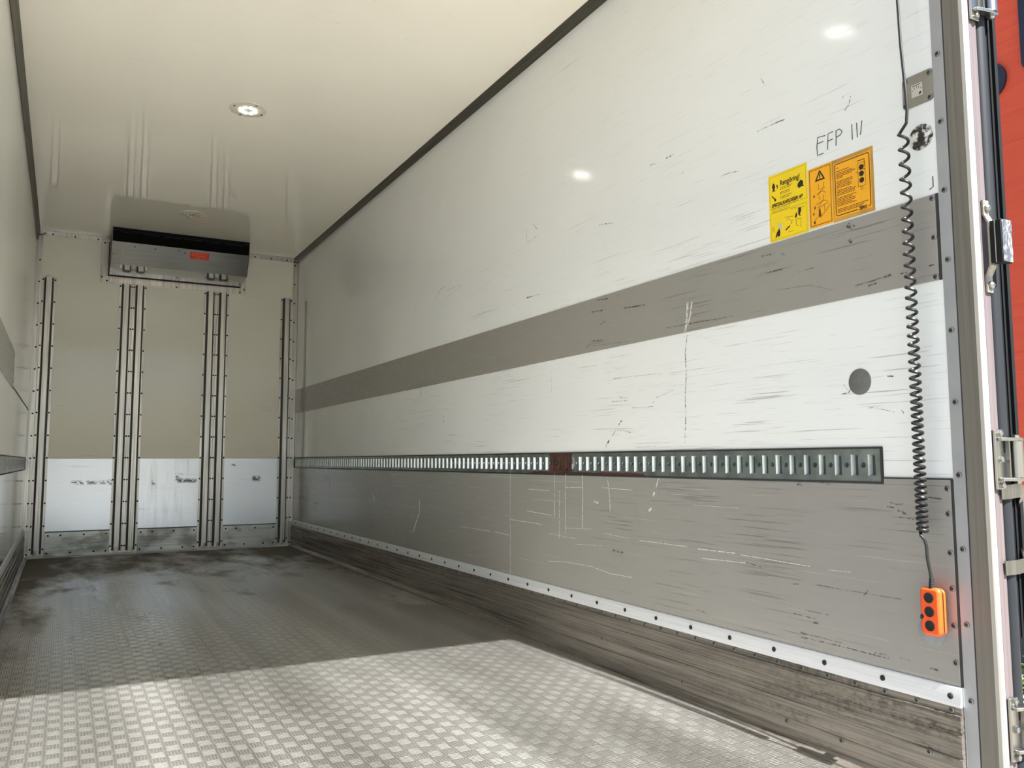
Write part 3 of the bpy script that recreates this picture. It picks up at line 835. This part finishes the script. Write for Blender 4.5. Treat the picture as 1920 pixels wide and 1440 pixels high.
m_yel = plain('sticker_yellow', (238, 206, 20), 0.4, 0, 0.03)
m_yel_edge = plain('sticker_yellow_line', (176, 150, 20), 0.4)
m_ora = plain('sticker_amber', (238, 170, 22), 0.4, 0, 0.03)
m_ora_edge = plain('sticker_amber_worn_edge', (206, 152, 60), 0.5, 0, 0.15)
m_ink = plain('sticker_black_ink', (30, 24, 18), 0.5)
m_maroon = plain('sticker_dark_red_line', (84, 38, 22), 0.5)
m_small = plain('sticker_small_print', (128, 92, 22), 0.5)
m_wash = plain('sticker_pale_ink', (190, 190, 170), 0.5)
def plate(b, y0, y1, z0, z1, x=XS, th=0.0012):
    b.box(x, x + th, y0, y1, z0, z1)
def lines(b, y, z, n, w, dz, x, h=0.0022):
    for i in range(n):
        yy = y; end = y - w * random.uniform(0.75, 1.0)
        while yy > end:
            q = random.uniform(0.004, 0.013)
            b.box(x - 0.0003, x, max(end, yy - q), yy, z - i * dz - h, z - i * dz)
            yy -= q + 0.0018
def blob(b, pts, x):
    b.prism(pts, 0, x - 0.0004, x)
def frame_line(b, y0, y1, z0, z1, w, x, gaps=None):
    b.box(x - 0.0003, x, y0, y1, z1 - w, z1); b.box(x - 0.0003, x, y0, y0 + w, z0, z1); b.box(x - 0.0003, x, y1 - w, y1, z0, z1)
    if gaps is None:
        b.box(x - 0.0003, x, y0, y1, z0, z0 + w)
    else:
        b.box(x - 0.0003, x, gaps, y1, z0, z0 + w)
# cleaning notice
t = thing('cleaning_sticker', (W, 0.557, 1.66), 'bright yellow cleaning notice with bold black lettering, left of the amber signs', 'sticker')
b = MB(); plate(b, 0.470, 0.644, 1.661, 1.900); b.build('sheet', m_yel, t)
b = MB(); frame_line(b, 0.4755, 0.6385, 1.777, 1.894, 0.0012, XS); frame_line(b, 0.4755, 0.6385, 1.666, 1.763, 0.0012, XS); b.build('border_line', m_yel_edge, t)
wall_text('Rengöring!', 0.026, 0.590, 1.853, XS - 0.0006, m_ink, t, 'lettering', 0.0, 0.0006, 0.088)
wall_text('SPECIALKAROSSER AB', 0.0165, 0.632, 1.784, XS - 0.0006, m_ink, t, 'lettering', 0.35, 0.0007, 0.142)
b = MB()
lines(b, 0.592, 1.846, 2, 0.066, 0.0055, XS); lines(b, 0.592, 1.830, 2, 0.058, 0.0055, XS); lines(b, 0.592, 1.814, 2, 0.055, 0.0055, XS)
lines(b, 0.632, 1.780, 1, 0.140, 0.006, XS, 0.0016); lines(b, 0.632, 1.772, 2, 0.09, 0.006, XS, 0.0014); lines(b, 0.56, 1.680, 1, 0.03, 0.005, XS, 0.0014)
b.build('small_print', m_small, t)
for pts in (
    [(0.628, 1.858), (0.622, 1.872), (0.616, 1.866), (0.613, 1.856), (0.617, 1.846), (0.611, 1.838), (0.620, 1.842), (0.627, 1.838), (0.624, 1.850)],
    [(0.609, 1.858), (0.603, 1.862), (0.600, 1.852), (0.606, 1.842), (0.604, 1.852)],
    [(0.632, 1.830), (0.627, 1.826), (0.617, 1.816), (0.611, 1.812), (0.610, 1.804), (0.617, 1.803), (0.619, 1.812), (0.628, 1.822)],
    [(0.510, 1.838), (0.498, 1.847), (0.488, 1.840), (0.488, 1.826), (0.483, 1.820), (0.494, 1.823), (0.507, 1.820), (0.513, 1.829)],
    [(0.512, 1.752), (0.503, 1.754), (0.500, 1.742), (0.506, 1.730), (0.502, 1.722), (0.511, 1.726), (0.514, 1.738)],
    [(0.525, 1.734), (0.519, 1.740), (0.518, 1.728), (0.524, 1.720), (0.529, 1.724)],
    [(0.619, 1.672), (0.612, 1.690), (0.600, 1.704), (0.596, 1.690), (0.598, 1.676), (0.605, 1.672), (0.607, 1.680), (0.612, 1.674)],
    [(0.572, 1.692), (0.552, 1.702), (0.551, 1.697), (0.571, 1.687)],
    [(0.546, 1.709), (0.541, 1.711), (0.544, 1.703)]):
    b = MB(); blob(b, pts, XS); b.build('pictogram', m_ink, t)
b = MB()
for pl in ([(0.575, 1.735), (0.535, 1.730)], [(0.568, 1.722), (0.558, 1.728), (0.545, 1.716), (0.536, 1.716)], [(0.524, 1.716), (0.522, 1.694), (0.514, 1.690)], [(0.524, 1.716), (0.502, 1.714), (0.504, 1.684), (0.498, 1.682)], [(0.512, 1.752), (0.53, 1.758), (0.545, 1.757)], [(0.500, 1.750), (0.485, 1.752)], [(0.632, 1.712), (0.629, 1.696)], [(0.626, 1.714), (0.623, 1.697)]):
    b.ribbon(pl, 0.0014, XS - 0.0001, 0.0003)
b.build('line_drawing', m_small, t)
b = MB(); blob(b, [(0.608, 1.722), (0.600, 1.722), (0.594, 1.712), (0.582, 1.722), (0.590, 1.706), (0.584, 1.692), (0.596, 1.702), (0.606, 1.690), (0.602, 1.706)], XS); b.build('crossed_symbol', m_wash, t)
# warning sign
t = thing('warning_sticker', (W, 0.417, 1.665), 'narrow amber warning sign with black-edged triangle, between yellow and amber notices', 'sticker')
b = MB(); plate(b, 0.368, 0.4665, 1.665, 1.869); b.build('sheet', m_ora, t)
b = MB(); frame_line(b, 0.3735, 0.461, 1.671, 1.863, 0.002, XS); b.build('border_line', m_maroon, t)
b = MB()
def tri(b, cy, cz, r, w, x):
    o = [(cy + r * math.cos(a), cz + r * math.sin(a)) for a in (math.pi / 2, math.pi * 7 / 6, math.pi * 11 / 6)]
    i = [(cy + (r - w) * math.cos(a), cz + (r - w) * math.sin(a)) for a in (math.pi / 2, math.pi * 7 / 6, math.pi * 11 / 6)]
    for k in range(3):
        k2 = (k + 1) % 3
        b.prism([o[k], o[k2], i[k2], i[k]], 0, x - 0.0004, x)
tri(b, 0.417, 1.832, 0.0245, 0.0095, XS)
blob(b, [(0.4195, 1.842), (0.4145, 1.842), (0.4155, 1.829), (0.4185, 1.829)], XS); blob(b, [(0.419, 1.827), (0.415, 1.827), (0.415, 1.8235), (0.419, 1.8235)], XS)
b.build('warning_triangle', m_ink, t)
b = MB()
for pl in ([(0.432, 1.775), (0.415, 1.782), (0.402, 1.778), (0.395, 1.772)], [(0.428, 1.772), (0.405, 1.787)], [(0.424, 1.808), (0.424, 1.790), (0.398, 1.790)], [(0.402, 1.810), (0.402, 1.790)], [(0.436, 1.742), (0.400, 1.748), (0.388, 1.742)], [(0.430, 1.728), (0.408, 1.750), (0.404, 1.754)], [(0.424, 1.728), (0.385, 1.738)],
           [(0.424, 1.766), (0.420, 1.756)], [(0.402, 1.768), (0.408, 1.756)], [(0.446, 1.684), (0.438, 1.694), (0.424, 1.700)], [(0.420, 1.694), (0.396, 1.712), (0.378, 1.730)], [(0.402, 1.732), (0.402, 1.712)]):
    b.ribbon(pl, 0.0014, XS - 0.0001, 0.0003)
blob(b, [(0.425, 1.724), (0.420, 1.726), (0.418, 1.712), (0.416, 1.700), (0.421, 1.696), (0.427, 1.700)], XS); blob(b, [(0.449, 1.684), (0.443, 1.690), (0.440, 1.680), (0.446, 1.676)], XS)
b.build('pictogram', m_maroon, t)
b = MB(); blob(b, [(0.447, 1.775), (0.440, 1.776), (0.440, 1.768), (0.447, 1.767)], XS); blob(b, [(0.445, 1.736), (0.438, 1.738), (0.438, 1.728), (0.445, 1.727)], XS); blob(b, [(0.450, 1.716), (0.444, 1.717), (0.444, 1.708), (0.450, 1.708)], XS); b.build('faded_symbol', m_small, t)
# operating instructions
t = thing('instruction_sticker', (W, 0.29, 1.663), 'wide amber operating instruction sign with three black dots, nearest the coiled cord', 'sticker')
b = MB(); plate(b, 0.2115, 0.3675, 1.6625, 1.8685); b.build('sheet', m_ora_edge, t)
b = MB(); plate(b, 0.2205, 0.3600, 1.6755, 1.8570, XS - 0.0003); b.build('inner_field', m_ora, t)
XI = XS - 0.0004
b = MB()
def rrect(b, y0, y1, z0, z1, w, r, x, gap):
    n = 5
    def arc(cy, cz, a0, rr): return [(cy + rr * math.cos(a0 + math.pi / 2 * k / n), cz + rr * math.sin(a0 + math.pi / 2 * k / n)) for k in range(n + 1)]
    cs = ((y1 - r, z1 - r, 0), (y0 + r, z1 - r, math.pi / 2), (y0 + r, z0 + r, math.pi), (y1 - r, z0 + r, math.pi * 1.5))
    out = [p for c in cs for p in arc(*c, r)]; inn = [p for c in cs for p in arc(*c, r - w)]
    k0 = len(out)
    for k in range(k0):
        k2 = (k + 1) % k0
        if k == 3 * (n + 1) - 1:      # bottom edge: leave room for the maker's word
            b.prism([(gap, z0), (y1 - r, z0), (y1 - r, z0 + w), (gap, z0 + w)], 0, x - 0.0004, x)
            continue
        b.prism([out[k], out[k2], inn[k2], inn[k]], 0, x - 0.0004, x)
rrect(b, 0.2235, 0.3570, 1.680, 1.8535, 0.0028, 0.008, XI, 0.272)
b.build('border_line', m_maroon, t)
wall_text('ZEPRO', 0.0135, 0.268, 1.678, XI - 0.0006, m_maroon, t, 'lettering', 0.0, 0.0008, 0.030)
b = MB()
lines(b, 0.350, 1.8395, 1, 0.012, 0.005, XI); lines(b, 0.350, 1.828, 1, 0.066, 0.005, XI); lines(b, 0.350, 1.821, 3, 0.076, 0.0052, XI); lines(b, 0.350, 1.8055, 1, 0.03, 0.005, XI)
lines(b, 0.350, 1.794, 5, 0.066, 0.0052, XI); lines(b, 0.350, 1.764, 4, 0.072, 0.0052, XI); lines(b, 0.350, 1.739, 6, 0.074, 0.0052, XI); lines(b, 0.350, 1.702, 3, 0.120, 0.0050, XI)
lines(b, 0.268, 1.838, 1, 0.036, 0.005, XI, 0.003)
b.build('small_print', m_maroon, t)
b = MB()
for z in (1.8135, 1.7925, 1.7715):
    b.lathe([(0.0088, 0), (0.0088, 0.0004)], (XI, 0.2545, z), (-1, 0, 0), 20)
b.lathe([(0.0022, 0), (0.0022, 0.0004)], (XI, 0.2445, 1.8045), (-1, 0, 0), 10)
b.build('button_symbol', m_ink, t)
b = MB(); frame_line(b, 0.240, 0.268, 1.752, 1.828, 0.0010, XI); frame_line(b, 0.251, 0.259, 1.741, 1.752, 0.0010, XI)
for pl in ([(0.2425, 1.834), (0.2440, 1.812)], [(0.276, 1.803), (0.262, 1.797)]): b.ribbon(pl, 0.0014, XI - 0.0001, 0.0003)
b.build('line_drawing', m_maroon, t)

# light switch plate
t = thing('light_switch', (W, 0.049, 1.983), 'square brushed metal light switch plate with four screws, top right on the wall', 'switch')
def rplate(y0, y1, z0, z1, r, x, th):
    pr = []
    for cy, cz, a0 in ((y1 - r, z1 - r, 0), (y0 + r, z1 - r, 90), (y0 + r, z0 + r, 180), (y1 - r, z0 + r, 270)):
        for k in range(6):
            a = math.radians(a0 + 18 * k); pr.append((cy + r * math.cos(a), cz + r * math.sin(a)))
    b = MB(); b.prism(pr, 0, x - th, x); return b
rplate(-0.001, 0.099, 1.935, 2.031, 0.012, W, 0.0025).build('plate', plain('brushed_plate', (150, 146, 136), 0.4, 0.5), t)
screws(t, sc_x, [(W - 0.0025, y, z) for y, z in ((0.088, 2.020), (0.010, 2.019), (0.089, 1.946), (0.010, 1.945))])
sw = rplate(0.033, 0.067, 1.962, 2.000, 0.002, W - 0.0025, 0.003).build('push_button', plain('pale_button', (198, 194, 180), 0.35), t)
b = MB()
for k in range(5):
    a = math.radians(-50 + 25 * k); cy, cz = 0.050, 1.972
    b.ribbon([(cy + 0.014 * math.sin(a), cz + 0.014 * math.cos(a)), (cy + 0.020 * math.sin(a), cz + 0.020 * math.cos(a))], 0.0015, W - 0.0055, 0.0004)
b.ribbon([(0.063, 1.995), (0.037, 1.996)], 0.002, W - 0.0055, 0.0004); b.ribbon([(0.042, 1.966), (0.036, 1.972)], 0.006, W - 0.0055, 0.0004)
b.build('lamp_symbol', m_ink, sw)

# round magnet discs
def disc_mat(name, rgb, scuff=None):
    g = G(name)
    c = lin(*rgb)
    n = g.ramp(g.noise((30, 30, 30), 5.0, 0.65), 0.47, 0.56)
    if scuff:
        cc = g.mix(n, c, lin(*scuff))
    else:
        cc = g.mix(g.mt('MULTIPLY', n, 0.3), c, tuple(x * 0.7 for x in c[:3]) + (1,))
    g.set(cc, 0.42, 0.2)
    return g.m
def disc(y, z, r, mat, label):
    b = MB(); b.lathe([(r, 0), (r, 0.0016), (r * 0.97, 0.0022)], (0, 0, 0), (-1, 0, 0), 40)
    o = b.build('holding_disc', mat, loc=(W - (0.0041 if z < 0.82 else 0), y, z)); tag(o, label, 'disc')
disc(0.047, 1.837, 0.0385, disc_mat('disc_worn_black', (44, 42, 40), (222, 222, 216)), 'round black disc with white scuffed patches below the light switch')
disc(0.294, 1.137, 0.0410, disc_mat('disc_grey', (112, 112, 110)), 'plain grey disc alone on the white wall left of the cord')
disc(0.086, 0.4115, 0.0410, disc_mat('disc_pale_grey', (138, 142, 144)), 'pale grey disc behind the lower end of the orange remote')

# coiled cord and orange remote
t = thing('remote_control', (2.445, 0.057, 0.41), 'orange hand remote with three black buttons hanging on a long black coiled cord', 'remote control')
CZ = [1.8512, 1.8055, 1.7619, 1.7158, 1.6769, 1.6328, 1.5957, 1.5597, 1.5244, 1.4921, 1.4589, 1.4261, 1.3943, 1.3628, 1.3332, 1.306, 1.2788, 1.2518, 1.2263, 1.2016, 1.177, 1.1517, 1.1287, 1.105, 1.0829, 1.0608, 1.041, 1.0212, 1.0005, 0.9834, 0.9614, 0.9411, 0.9215, 0.9034, 0.8846, 0.8659, 0.8479, 0.83, 0.8126, 0.7962, 0.7793, 0.7614, 0.7451, 0.7317, 0.7162, 0.7021, 0.6917]
xc = 2.436
path = [(xc + 0.02, 0.074, 2.75), (xc + 0.006, 0.073, 2.5), (xc, 0.071, 2.27), (xc - 0.002, 0.066, 2.12), (xc - 0.002, 0.058, 1.98), (xc - 0.004, 0.054, 1.91), (xc - 0.004, 0.058, 1.875)]
RC = 0.0128
for i in range(len(CZ) - 1):
    for k in range(14):
        s = k / 14.0; a = 2 * math.pi * s
        z = CZ[i] + (CZ[i + 1] - CZ[i]) * s
        yc = 0.073 - 0.002 * (1.85 - z)
        path.append((xc - RC * math.sin(a), yc + RC * math.cos(a), z))
path += [(xc - 0.010, 0.070, 0.683), (xc - 0.006, 0.062, 0.672), (xc - 0.002, 0.060, 0.655), (xc, 0.060, 0.62), (xc + 0.003, 0.056, 0.585), (xc + 0.004, 0.0540, 0.562)]
b = MB(); b.tube(path, 0.0045, 8); b.build('coiled_cord', plain('cord_black', (26, 27, 26), 0.32), t)
b = MB()
for k in range(5):
    b.lathe([(0.0052 + 0.0006 * k, 0), (0.0062 + 0.0006 * k, 0.003), (0.0062 + 0.0006 * k, 0.005)], (xc + 0.004, 0.0540, 0.567 - 0.006 * k), (0, 0, -1), 14)
b.cyl((xc + 0.004, 0.0540, 0.568), (xc + 0.004, 0.0540, 0.537), 0.0052, 12)
b.build('strain_relief', m_dark2, t)
m_orange = plain('remote_orange', (236, 84, 26), 0.28, 0, 0.03)
def body(y0, y1, z0, z1, xa, xb, r):
    pr = []
    for cy, cz, a0 in ((y1 - r, z1 - r, 0), (y0 + r, z1 - r, 90), (y0 + r, z0 + r, 180), (y1 - r, z0 + r, 270)):
        for k in range(5):
            a = math.radians(a0 + 22.5 * k); pr.append((cy + r * math.cos(a), cz + r * math.sin(a)))
    b = MB(); b.prism(pr, 0, xa, xb); return b
bd = body(0.0270, 0.0870, 0.410, 0.5410, 2.430, 2.450, 0.014).build('housing', m_orange, t, bevel=0.007)
body(0.0275, 0.0865, 0.412, 0.5390, 2.4515, 2.461, 0.014).build('back_shell', m_orange, t, bevel=0.003)
body(0.0285, 0.0855, 0.413, 0.5380, 2.4495, 2.452, 0.014).build('grey_seam', m_dark2, t)
for z in (0.513, 0.475, 0.437):
    b = MB(); b.lathe([(0.0145, 0), (0.0145, 0.0016), (0.013, 0.0026), (0.006, 0.0020)], (2.4303, 0.0580, z), (-1, 0, 0), 28); b.build('button', m_black, t)
b = MB(); b.prism([(0.0860, 0.463), (0.0800, 0.467), (0.0745, 0.460), (0.0800, 0.452), (0.0860, 0.452)], 0, 2.4290, 2.4315); b.build('indicator_mark', plain('indicator_blue_black', (30, 24, 60), 0.4), t)
b = MB(); b.box(2.4605, W - 0.0065, 0.045, 0.068, 0.425, 0.445); b.build('magnet_foot', m_dark, t)

# ------------------------------------------------------------------ rear frame, hinges, opened door
b = MB(); b.box(W - 0.0015, W + 0.05, -0.035, 0.0, -0.10, H + 0.02)
fl = struct(b.build('trim_7', m_flange))
screws(fl, sc_x, [(W - 0.0015, -0.018, 2.063 - 0.2018 * i) for i in range(-4, 10)])
b = MB(); b.box(W, W + 0.05, -0.0385, -0.035, -0.10, H + 0.02); b.build('groove', m_gap, fl)
b = MB(); b.prism([(W, -0.0385), (W + 0.001, -0.062), (W, -0.086), (W + 0.004, -0.094), (W + 0.060, -0.094), (W + 0.060, -0.0385)], 2, -0.16, H + 0.07)
post = struct(b.build('trim_8', m_steel, smooth=0.3))
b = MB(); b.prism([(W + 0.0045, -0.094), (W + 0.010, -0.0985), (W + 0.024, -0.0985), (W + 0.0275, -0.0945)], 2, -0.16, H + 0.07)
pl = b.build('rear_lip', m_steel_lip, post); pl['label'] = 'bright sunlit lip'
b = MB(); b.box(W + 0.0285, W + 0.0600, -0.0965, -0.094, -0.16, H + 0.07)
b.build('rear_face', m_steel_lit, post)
# left post and header close the frame outside the picture
b = MB(); b.box(-0.06, 0.0, -0.15, YS, -0.16, H + 0.07); struct(b.build('trim_9', m_steel))
b = MB(); b.box(-0.06, W + 0.06, -0.0985, -0.002, 2.95, H + 0.07); struct(b.build('trim_10', m_steel))

# opened door folded back along the outside; its hinge edge with rubber seals shows beside the post
b = MB(); b.box(W + 0.082, W + 0.150, -0.065, 1.18, 0.42, 2.96)
door = struct(b.build('door_1', plain('door_panel_white', (226, 228, 228), 0.3)))
b = MB(); b.box(W + 0.112, W + 0.152, -0.088, -0.062, 0.415, 2.96); b.box(W + 0.124, W + 0.130, -0.092, -0.088, 0.415, 2.96); b.box(W + 0.140, W + 0.154, -0.097, -0.088, 0.415, 2.96)
b.build('edge_seal', m_dark, door)
b = MB(); b.cyl((W + 0.087, -0.082, -0.10), (W + 0.087, -0.082, 2.96), 0.021, 18); b.build('tube_seal', m_dark2, door)

def bolt(b, c, ax, r=0.008, h=0.007):
    b.lathe([(r * 1.3, 0), (r * 1.3, 0.0015), (r, 0.0018), (r, h), (r * 0.7, h + 0.0015)], c, ax, 6)
def hinge(z, label):
    x0 = W + 0.028
    b = MB(); b.box(x0, x0 + 0.036, -0.106, -0.0986, z - 0.081, z + 0.081); t = b.build('hinge', m_zinc, door, bevel=0.002)
    t['label'] = label
    for s in (1, -1):
        zz = z + s * 0.054
        b = MB(); b.prism([(x0 + 0.010, -0.106), (x0 + 0.010, -0.118), (x0 + 0.055, -0.128), (x0 + 0.092, -0.128), (x0 + 0.100, -0.118), (x0 + 0.092, -0.104), (x0 + 0.040, -0.104)], 2, zz - 0.0045, zz + 0.0045)
        b.build('lug', m_zinc, t, bevel=0.001)
    b = MB(); b.cyl((x0 + 0.079, -0.113, z - 0.049), (x0 + 0.079, -0.113, z + 0.049), 0.0185, 22); b.build('barrel', m_zinc, t)
    b = MB(); b.cyl((x0 + 0.079, -0.113, z - 0.066), (x0 + 0.079, -0.113, z + 0.066), 0.007, 14); bolt(b, (x0 + 0.079, -0.113, z + 0.0585), (0, 0, 1), 0.011); bolt(b, (x0 + 0.079, -0.113, z - 0.0585), (0, 0, -1), 0.011)
    b.build('pin', m_zinc, t)
    b = MB(); b.box(x0 + 0.040, x0 + 0.046, -0.118, -0.108, z - 0.049, z + 0.049); b.box(x0 + 0.054, x0 + 0.079, -0.098, -0.090, z - 0.045, z + 0.045); b.build('leaf', m_zinc, t)
    for dz in (0.070, 0.0, -0.070):
        b = MB(); bolt(b, (x0 + 0.020, -0.106, z + dz), (0, -1, 0), 0.0085); b.build('bolt', m_zinc, t)
hinge(2.216, 'zinc door hinge above the black buffer')
hinge(0.895, 'zinc door hinge beside the coiled cord')
hinge(0.190, 'zinc door hinge at the bottom by the weeds')

# rubber buffer on a bent bracket
t = thing('door_buffer', (W + 0.05, -0.10, 1.48), 'black rubber buffer on a bent metal bracket on the rear post', 'buffer')
b = MB()
xa, xb = W + 0.036, W + 0.062
pr = [(-0.0985, 1.612), (-0.0985, 1.572), (-0.112, 1.545), (-0.112, 1.425), (-0.0985, 1.398), (-0.0985, 1.352)]
def strap(b, pr, xa, xb, th):
    out = [(y - th, z) for y, z in pr]
    for i in range(len(pr) - 1):
        b.prism([pr[i], pr[i + 1], out[i + 1], out[i]], 0, xa, xb)
strap(b, pr, xa, xb, 0.005)
b.build('bracket', metal_mat('bracket_metal', (160, 154, 142), 0.4, 2, metal=0.6), t)
def torn():
    g = G('torn_rubber_face')
    n = g.noise((70, 70, 26), 5.0, 0.7, dist=1.2)
    g.set(g.mix(g.ramp(n, 0.50, 0.60), lin(62, 66, 72), lin(176, 178, 182)), 0.5)
    g.bump(n, 0.8, 0.01)
    return g.m
b = MB(); b.box(W + 0.038, W + 0.080, -0.130, -0.1165, 1.430, 1.548); b.build('rubber_pad', m_dark, t, bevel=0.002)
b = MB(); b.box(W + 0.037, W + 0.082, -0.133, -0.130, 1.430, 1.548); b.build('spacer_plate', m_alu, t)
b = MB(); b.box(W + 0.038, W + 0.084, -0.1485, -0.133, 1.428, 1.548); b.build('rubber_pad', m_dark, t, bevel=0.002)
b = MB(); b.box(W + 0.040, W + 0.083, -0.1505, -0.1487, 1.430, 1.546); b.build('torn_face', torn(), t)
for z in (1.590, 1.372):
    b = MB(); b.lathe([(0.011, 0), (0.011, 0.002), (0.010, 0.006), (0.005, 0.010)], (W + 0.052, -0.1035, z), (0, -1, 0), 16); b.build('bolt', m_zinc, t)

# looped grab strap beyond the hinge
t = tag(MB().build('door_hook', m_alu) if False else thing('grab_loop', (W + 0.10, -0.12, 0.70), 'curved grey metal loop strap sticking out below the middle hinge', 'handle'), 'curved grey metal loop strap sticking out below the middle hinge', 'handle')
b = MB()
path = [(2.528, -0.101, 0.806), (2.560, -0.108, 0.808), (2.590, -0.110, 0.811), (2.612, -0.106, 0.808), (2.630, -0.096, 0.792), (2.642, -0.088, 0.76), (2.647, -0.086, 0.71), (2.642, -0.088, 0.66), (2.630, -0.098, 0.625), (2.610, -0.106, 0.610), (2.575, -0.108, 0.607), (2.528, -0.101, 0.605)]
hw = 0.019
vs, fs = [], []
for i, p in enumerate(path):
    p = Vector(p)
    tt = (Vector(path[min(i + 1, len(path) - 1)]) - Vector(path[max(i - 1, 0)])).normalized()
    n_ = Vector((0, -1, 0)); w_ = tt.cross(n_).normalized(); n2 = w_.cross(tt).normalized()
    for a, c in ((-1, 0), (1, 0), (1, 1), (-1, 1)):
        vs.append(p + w_ * hw * a + n2 * 0.003 * c)
for i in range(len(path) - 1):
    for k in range(4):
        k2 = (k + 1) % 4
        fs.append((4 * i + k, 4 * i + k2, 4 * i + 4 + k2, 4 * i + 4 + k))
fs += [(3, 2, 1, 0), tuple(4 * (len(path) - 1) + k for k in range(4))]
b.add(vs, fs); b.build('strap', metal_mat('grab_metal', (140, 138, 130), 0.32, 2), t, 0.8)

# ------------------------------------------------------------------ outside: yard, building, weeds
g = G('yard_asphalt')
n = g.noise((60, 60, 60), 4.0, 0.7)
g.set(g.mix(g.ramp(n, 0.35, 0.7), lin(150, 147, 140), lin(112, 110, 105)), 0.9)
b = MB(); b.box(-40, 40, -40, 40, ZG - 0.2, ZG)
o = b.build('ground', g.m); struct(o)
g = G('orange_cladding')
X, Y, Z = g.xyz()
rib = g.ramp(g.mt('ABSOLUTE', g.mt('SUBTRACT', g.mt('FRACT', g.mt('DIVIDE', Z, 0.13)), 0.5)), 0.44, 0.5)
sep = g.ramp(g.mt('ABSOLUTE', g.mt('SUBTRACT', g.mt('FRACT', g.mt('DIVIDE', g.mt('SUBTRACT', Z, 1.38), 0.99)), 0.5)), 0.0015, 0.004)
c = g.mix(g.ramp(g.noise((2, 2, 14), 4.0), 0.3, 0.75), lin(204, 76, 40), lin(194, 67, 36))
c = g.mix(g.mt('MULTIPLY', rib, 0.07), c, lin(240, 150, 100))
c = g.mix(g.mt('MULTIPLY', g.mt('SUBTRACT', 1.0, sep), 0.55), c, lin(130, 50, 40))
g.set(c, 0.55)
t = thing('building', (8.0, 5.0, ZG), 'orange clad building with dark blue lettering and plinth beyond the rear post', 'building')
b = MB(); b.box(8.0, 14.0, 0.2, 16.0, ZG + 0.80, 6.9); b.build('cladding', g.m, t)
m_navy = plain('navy_paint', (26, 30, 46), 0.5)
b = MB(); b.box(7.97, 14.0, 0.2, 16.0, ZG, ZG + 0.80); b.build('plinth', m_navy, t)
b = MB(); b.box(7.955, 14.0, 0.2, 16.0, ZG + 0.80, ZG + 0.835); b.build('drip_edge', m_alu, t)
b = MB(); b.lathe([(0.185, 0), (0.185, 0.03)], (8.0, 3.125, 4.50), (-1, 0, 0), 40); b.build('round_sign_shape', m_navy, t)
pr = []
for cy, cz, a0 in ((2.79 - 0.1, 6.4 - 0.1, 0), (1.9 + 0.1, 6.4 - 0.1, 90), (1.9 + 0.1, 4.46 + 0.1, 180), (2.79 - 0.1, 4.46 + 0.1, 270)):
    for k in range(6):
        a = math.radians(a0 + 18 * k); pr.append((cy + 0.1 * math.cos(a), cz + 0.1 * math.sin(a)))
b = MB(); b.prism(pr, 0, 7.97, 8.0); b.build('sign_letter_shape', m_navy, t)
m_leaf = plain('weed_green', (86, 116, 44), 0.6, 0, 0.15)
m_bud = plain('weed_bud', (214, 214, 190), 0.7)
def weed(x, y, hgt, label, seed):
    rnd = random.Random(seed)
    t = thing('weed_plant', (x, y, ZG), label, 'plant', 'weeds in front of the building')
    st, lf, bu = MB(), MB(), MB()
    for k in range(26):
        a = rnd.uniform(0, 6.28); r = rnd.uniform(0.05, 0.32); hh = hgt * rnd.uniform(0.55, 1.0)
        p0 = Vector((x + 0.06 * math.cos(a), y + 0.06 * math.sin(a), ZG)); p2 = Vector((x + r * math.cos(a), y + r * math.sin(a), ZG + hh))
        p1 = (p0 + p2) / 2 + Vector((0, 0, hh * 0.15))
        pts = [p0 * (1 - s) ** 2 + p1 * 2 * s * (1 - s) + p2 * s * s for s in (0, 0.25, 0.5, 0.75, 1)]
        st.tube(pts, [0.006, 0.005, 0.004, 0.003, 0.002], 5)
        for q in range(9):
            s = rnd.uniform(0.1, 0.95); i = int(s * 4); c0 = pts[i].lerp(pts[min(i + 1, 4)], s * 4 - i)
            d = Vector((rnd.uniform(-1, 1), rnd.uniform(-1, 1), rnd.uniform(-0.2, 0.9))).normalized() * rnd.uniform(0.06, 0.13)
            w = d.cross(Vector((0, 0, 1))).normalized() * 0.014; n3 = w.cross(d).normalized() * 0.006
            lf.add([c0, c0 + d * 0.5 + w + n3, c0 + d, c0 + d * 0.5 - w + n3, c0 + d * 0.5 - n3], [(0, 1, 2), (0, 2, 3), (0, 4, 1), (1, 4, 2), (2, 4, 3), (3, 4, 0)])
        if k % 2 == 0:
            bu.lathe([(0.004, -0.012), (0.014, 0.0), (0.012, 0.012), (0.003, 0.02)], p2, (0, 0, 1), 8)
    st.build('stem', m_leaf, t); lf.build('foliage', m_leaf, t); bu.build('flower_bud', m_bud, t)
weed(6.72, 2.38, 0.42, 'green weed with pale buds beside the rear post, in front of the orange building', 1)

m_dry = plain('dry_leaf_straw', (196, 176, 120), 0.7, 0, 0.1)
def leaf(x, y, ang, ln, label):
    z = zf(y) + 0.0015
    b = MB(); d = Vector((math.cos(ang), math.sin(ang), 0)) * ln; w = Vector((-d.y, d.x, 0)) * 0.22; u = Vector((0, 0, 0.004))
    c = Vector((0, 0, 0))
    b.add([c, c + d * 0.5 + w + u, c + d, c + d * 0.5 - w + u, c + d * 0.5 - u * 0.2, c + d * 0.5 + u * 1.2], [(0, 4, 1), (1, 4, 2), (2, 4, 3), (3, 4, 0), (0, 1, 5), (1, 2, 5), (2, 3, 5), (3, 0, 5)])
    o = b.build('dry_leaf', m_dry, loc=(x, y, z)); tag(o, label, 'leaf')
leaf(0.782, 3.061, 2.2, 0.05, 'pale dry leaf lying on the shaded floor left of centre')
leaf(2.197, 5.426, 0.2, 0.045, 'tiny dry leaf on the dark floor near the bulkhead')
leaf(2.405, 2.546, 0.1, 0.05, 'dry leaf at the foot of the right scuff board above the sunlit corner')
